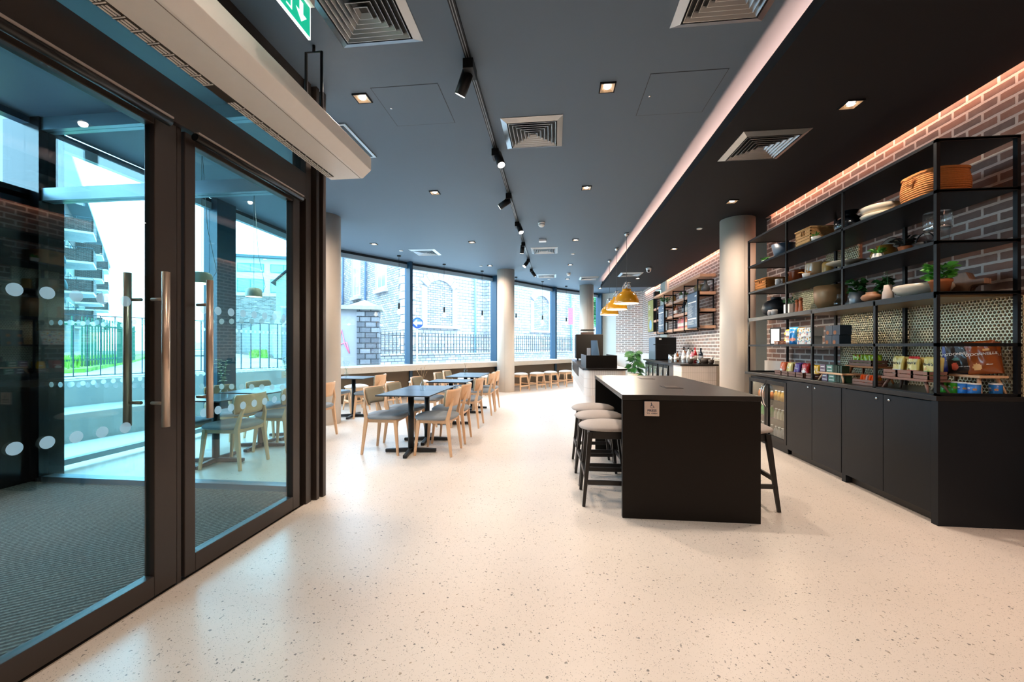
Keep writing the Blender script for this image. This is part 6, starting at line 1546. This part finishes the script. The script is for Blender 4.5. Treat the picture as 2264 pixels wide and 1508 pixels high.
far_building('stone_building', 'rubble stone building wing with tall sash windows behind the gate pier', tuple(CC - AD * L_), tuple(AD), streetA)
sg = thing('arrow_road_sign', 'round blue road sign with white left arrow on a pole', 'road sign', (-5.12, 14.5, -.12))
sgf = Vector((0, 0, 0)) - Vector((-5.12, 14.5, 0)); sgf.z = 0; sgf.normalize(); rgt = Vector((-sgf.y, sgf.x, 0))
c = Vector((-5.12, 14.5, 2.18))
MB().tube([(-5.16, 14.56, -.12), (-5.16, 14.56, 2.4)], .03, 10).build('pole', M('pale_pole', 'b9cdd6', .5), sg)
MB().lathe([(.225, 0), (.225, .02)], (0, 0, 0), 32, 0, frame_T(c - sgf * .02, rgt, (0, 0, 1))).build('disc', M('road_sign_blue', '1c48b0', .4), sg)
m = MB(); T = frame_T(c + sgf * .004, rgt, (0, 0, 1)); arrow(m, T, PI, .34, 0)
m.tube([tuple(T @ Vector((.215 * math.cos(t), .215 * math.sin(t), 0))) for t in [k * PI / 16 for k in range(33)]], .006, 5)
m.build('white_arrow', WHT, sg)
bn = thing('street_banner', 'pink street banner on a pole far down the street', 'banner', (1.2, 29.3, -.12))
MB().box(1.0, 29.3, 2.9, 1.33, 29.33, 4.1).build('cloth', M('banner_pink', 'd24f86', .7), bn); MB().tube([(1.38, 29.3, -.12), (1.38, 29.3, 4.5)], .05, 8).build('pole', M('pale_pole', 'b9cdd6'), bn)
put('street_tree', 'leafy green tree at the far end of the street', 'tree', 4.0, 33.5, -.12, [('trunk', [(.2, 0), (.12, 3), (.08, 5)], TWIG), ('crown', bush(700, 1.6, 4.0, .5, .3, 44, 3.0, .3), LEAF)])
# buildings seen over the lobby: offices, church gable, boundary wall, parked car
def office(d):
    B(d, 'brick_wall', BRICK_Q, lambda m: m.box(0, 0, 0, 18, 8, 6.6))
    B(d, 'white_upper_wall', SLAB, lambda m: m.box(0, -.1, 6.6, 18, 8, 10.6))
    B(d, 'roof_edge', SOFF, lambda m: m.box(-.3, -.5, 10.6, 18.3, 8, 10.85))
    for i in range(5):
        for z, h in ((7.0, 1.4), (9.1, .9)):
            x = .8 + i * 3.1
            w = B(d, 'window', M('office_window_frame', '5f94b4', .4), lambda m: m.box(x, -.16, z, x + 2.5, -.1, z + h)); B(w, 'pane', M('office_glass', '9cc8dc', .15), lambda m: m.box(x + .08, -.18, z + .08, x + 1.2, -.16, z + h - .08).box(x + 1.3, -.18, z + .08, x + 2.42, -.16, z + h - .08))
far_building('office_building', 'white and brick office building with bands of blue windows behind the lobby', (-33.6, 37.9), (.93, .36), office)
def gable(d):
    B(d, 'wall', M('greenish_stone', '93a08a', .9, var=.2, scale=5), lambda m: m.box(0, 0, .78, 2.6, 2.5, 5.4).add([(0, 0, 5.4), (2.6, 0, 5.4), (1.3, 0, 6.7), (0, 2.5, 5.4), (2.6, 2.5, 5.4), (1.3, 2.5, 6.7)], [(0, 1, 2), (5, 4, 3)]))
    B(d, 'roof', M('slate_roof', '56646c', .7), lambda m: m.add([(-.25, -.3, 5.25), (1.3, -.3, 6.85), (2.85, -.3, 5.25), (-.25, 2.7, 5.25), (1.3, 2.7, 6.85), (2.85, 2.7, 5.25)], [(0, 1, 4, 3), (1, 2, 5, 4)]))
    B(d, 'lancet_window', WINW, lambda m: m.prism([(.9, -.05), (1.35, -.05), (1.35, .0), (.9, .0)], 2.6, 4.6))
far_building('church_gable', 'small stone gabled building with narrow window at the right of the lobby glass', (-17.4, 23.3), (.9, .44), gable)
tag(MB().prism([(-28, 33.0), (-17.6, 23.2), (-12.5, 16.6), (-12.3, 16.8), (-17.3, 23.5), (-27.8, 33.3)], .78, 2.9).build('boundary_wall', CONW), 'grey concrete boundary wall running to the small stone gable', 'wall')
car = thing('parked_car', 'silver hatchback parked beyond the railing, seen left of the dark cladding', 'car', (-19.6, 20.0, .785), math.radians(125))
def carbody(m):
    prof = [(-1.95, .35), (-1.95, .75), (-1.7, .95), (-1.0, 1.0), (-.5, 1.42), (.9, 1.45), (1.5, 1.05), (1.9, .95), (1.98, .5), (1.9, .3)]
    n = len(prof)
    m.add([(x, -.82 + (.1 if z > 1.1 else 0), z) for x, z in prof] + [(x, .82 - (.1 if z > 1.1 else 0), z) for x, z in prof], [tuple(range(n)), tuple(range(2 * n - 1, n - 1, -1))] + [(i, i + n, (i + 1) % n + n, (i + 1) % n) for i in range(n)])
B(car, 'body', M('silver_car_paint', 'c9d2d6', .3, metal=.2), carbody, bevel=.05)
B(car, 'side_windows', M('car_glass', '2c3e48', .15), lambda m: m.box(-.6, -.83, 1.02, 1.2, .83, 1.34))
B(car, 'rear_lights', M('red_lamp', 'b03030', .4), lambda m: m.box(1.9, -.75, .75, 1.99, -.5, .95).box(1.9, .5, .75, 1.99, .75, .95))
for x in (-1.25, 1.25):
    for y in (-.75, .75): B(car, 'wheel', STEELBLK, lambda m: m.tube([(x, y - .1, .32), (x, y + .1, .32)], .32, 20))
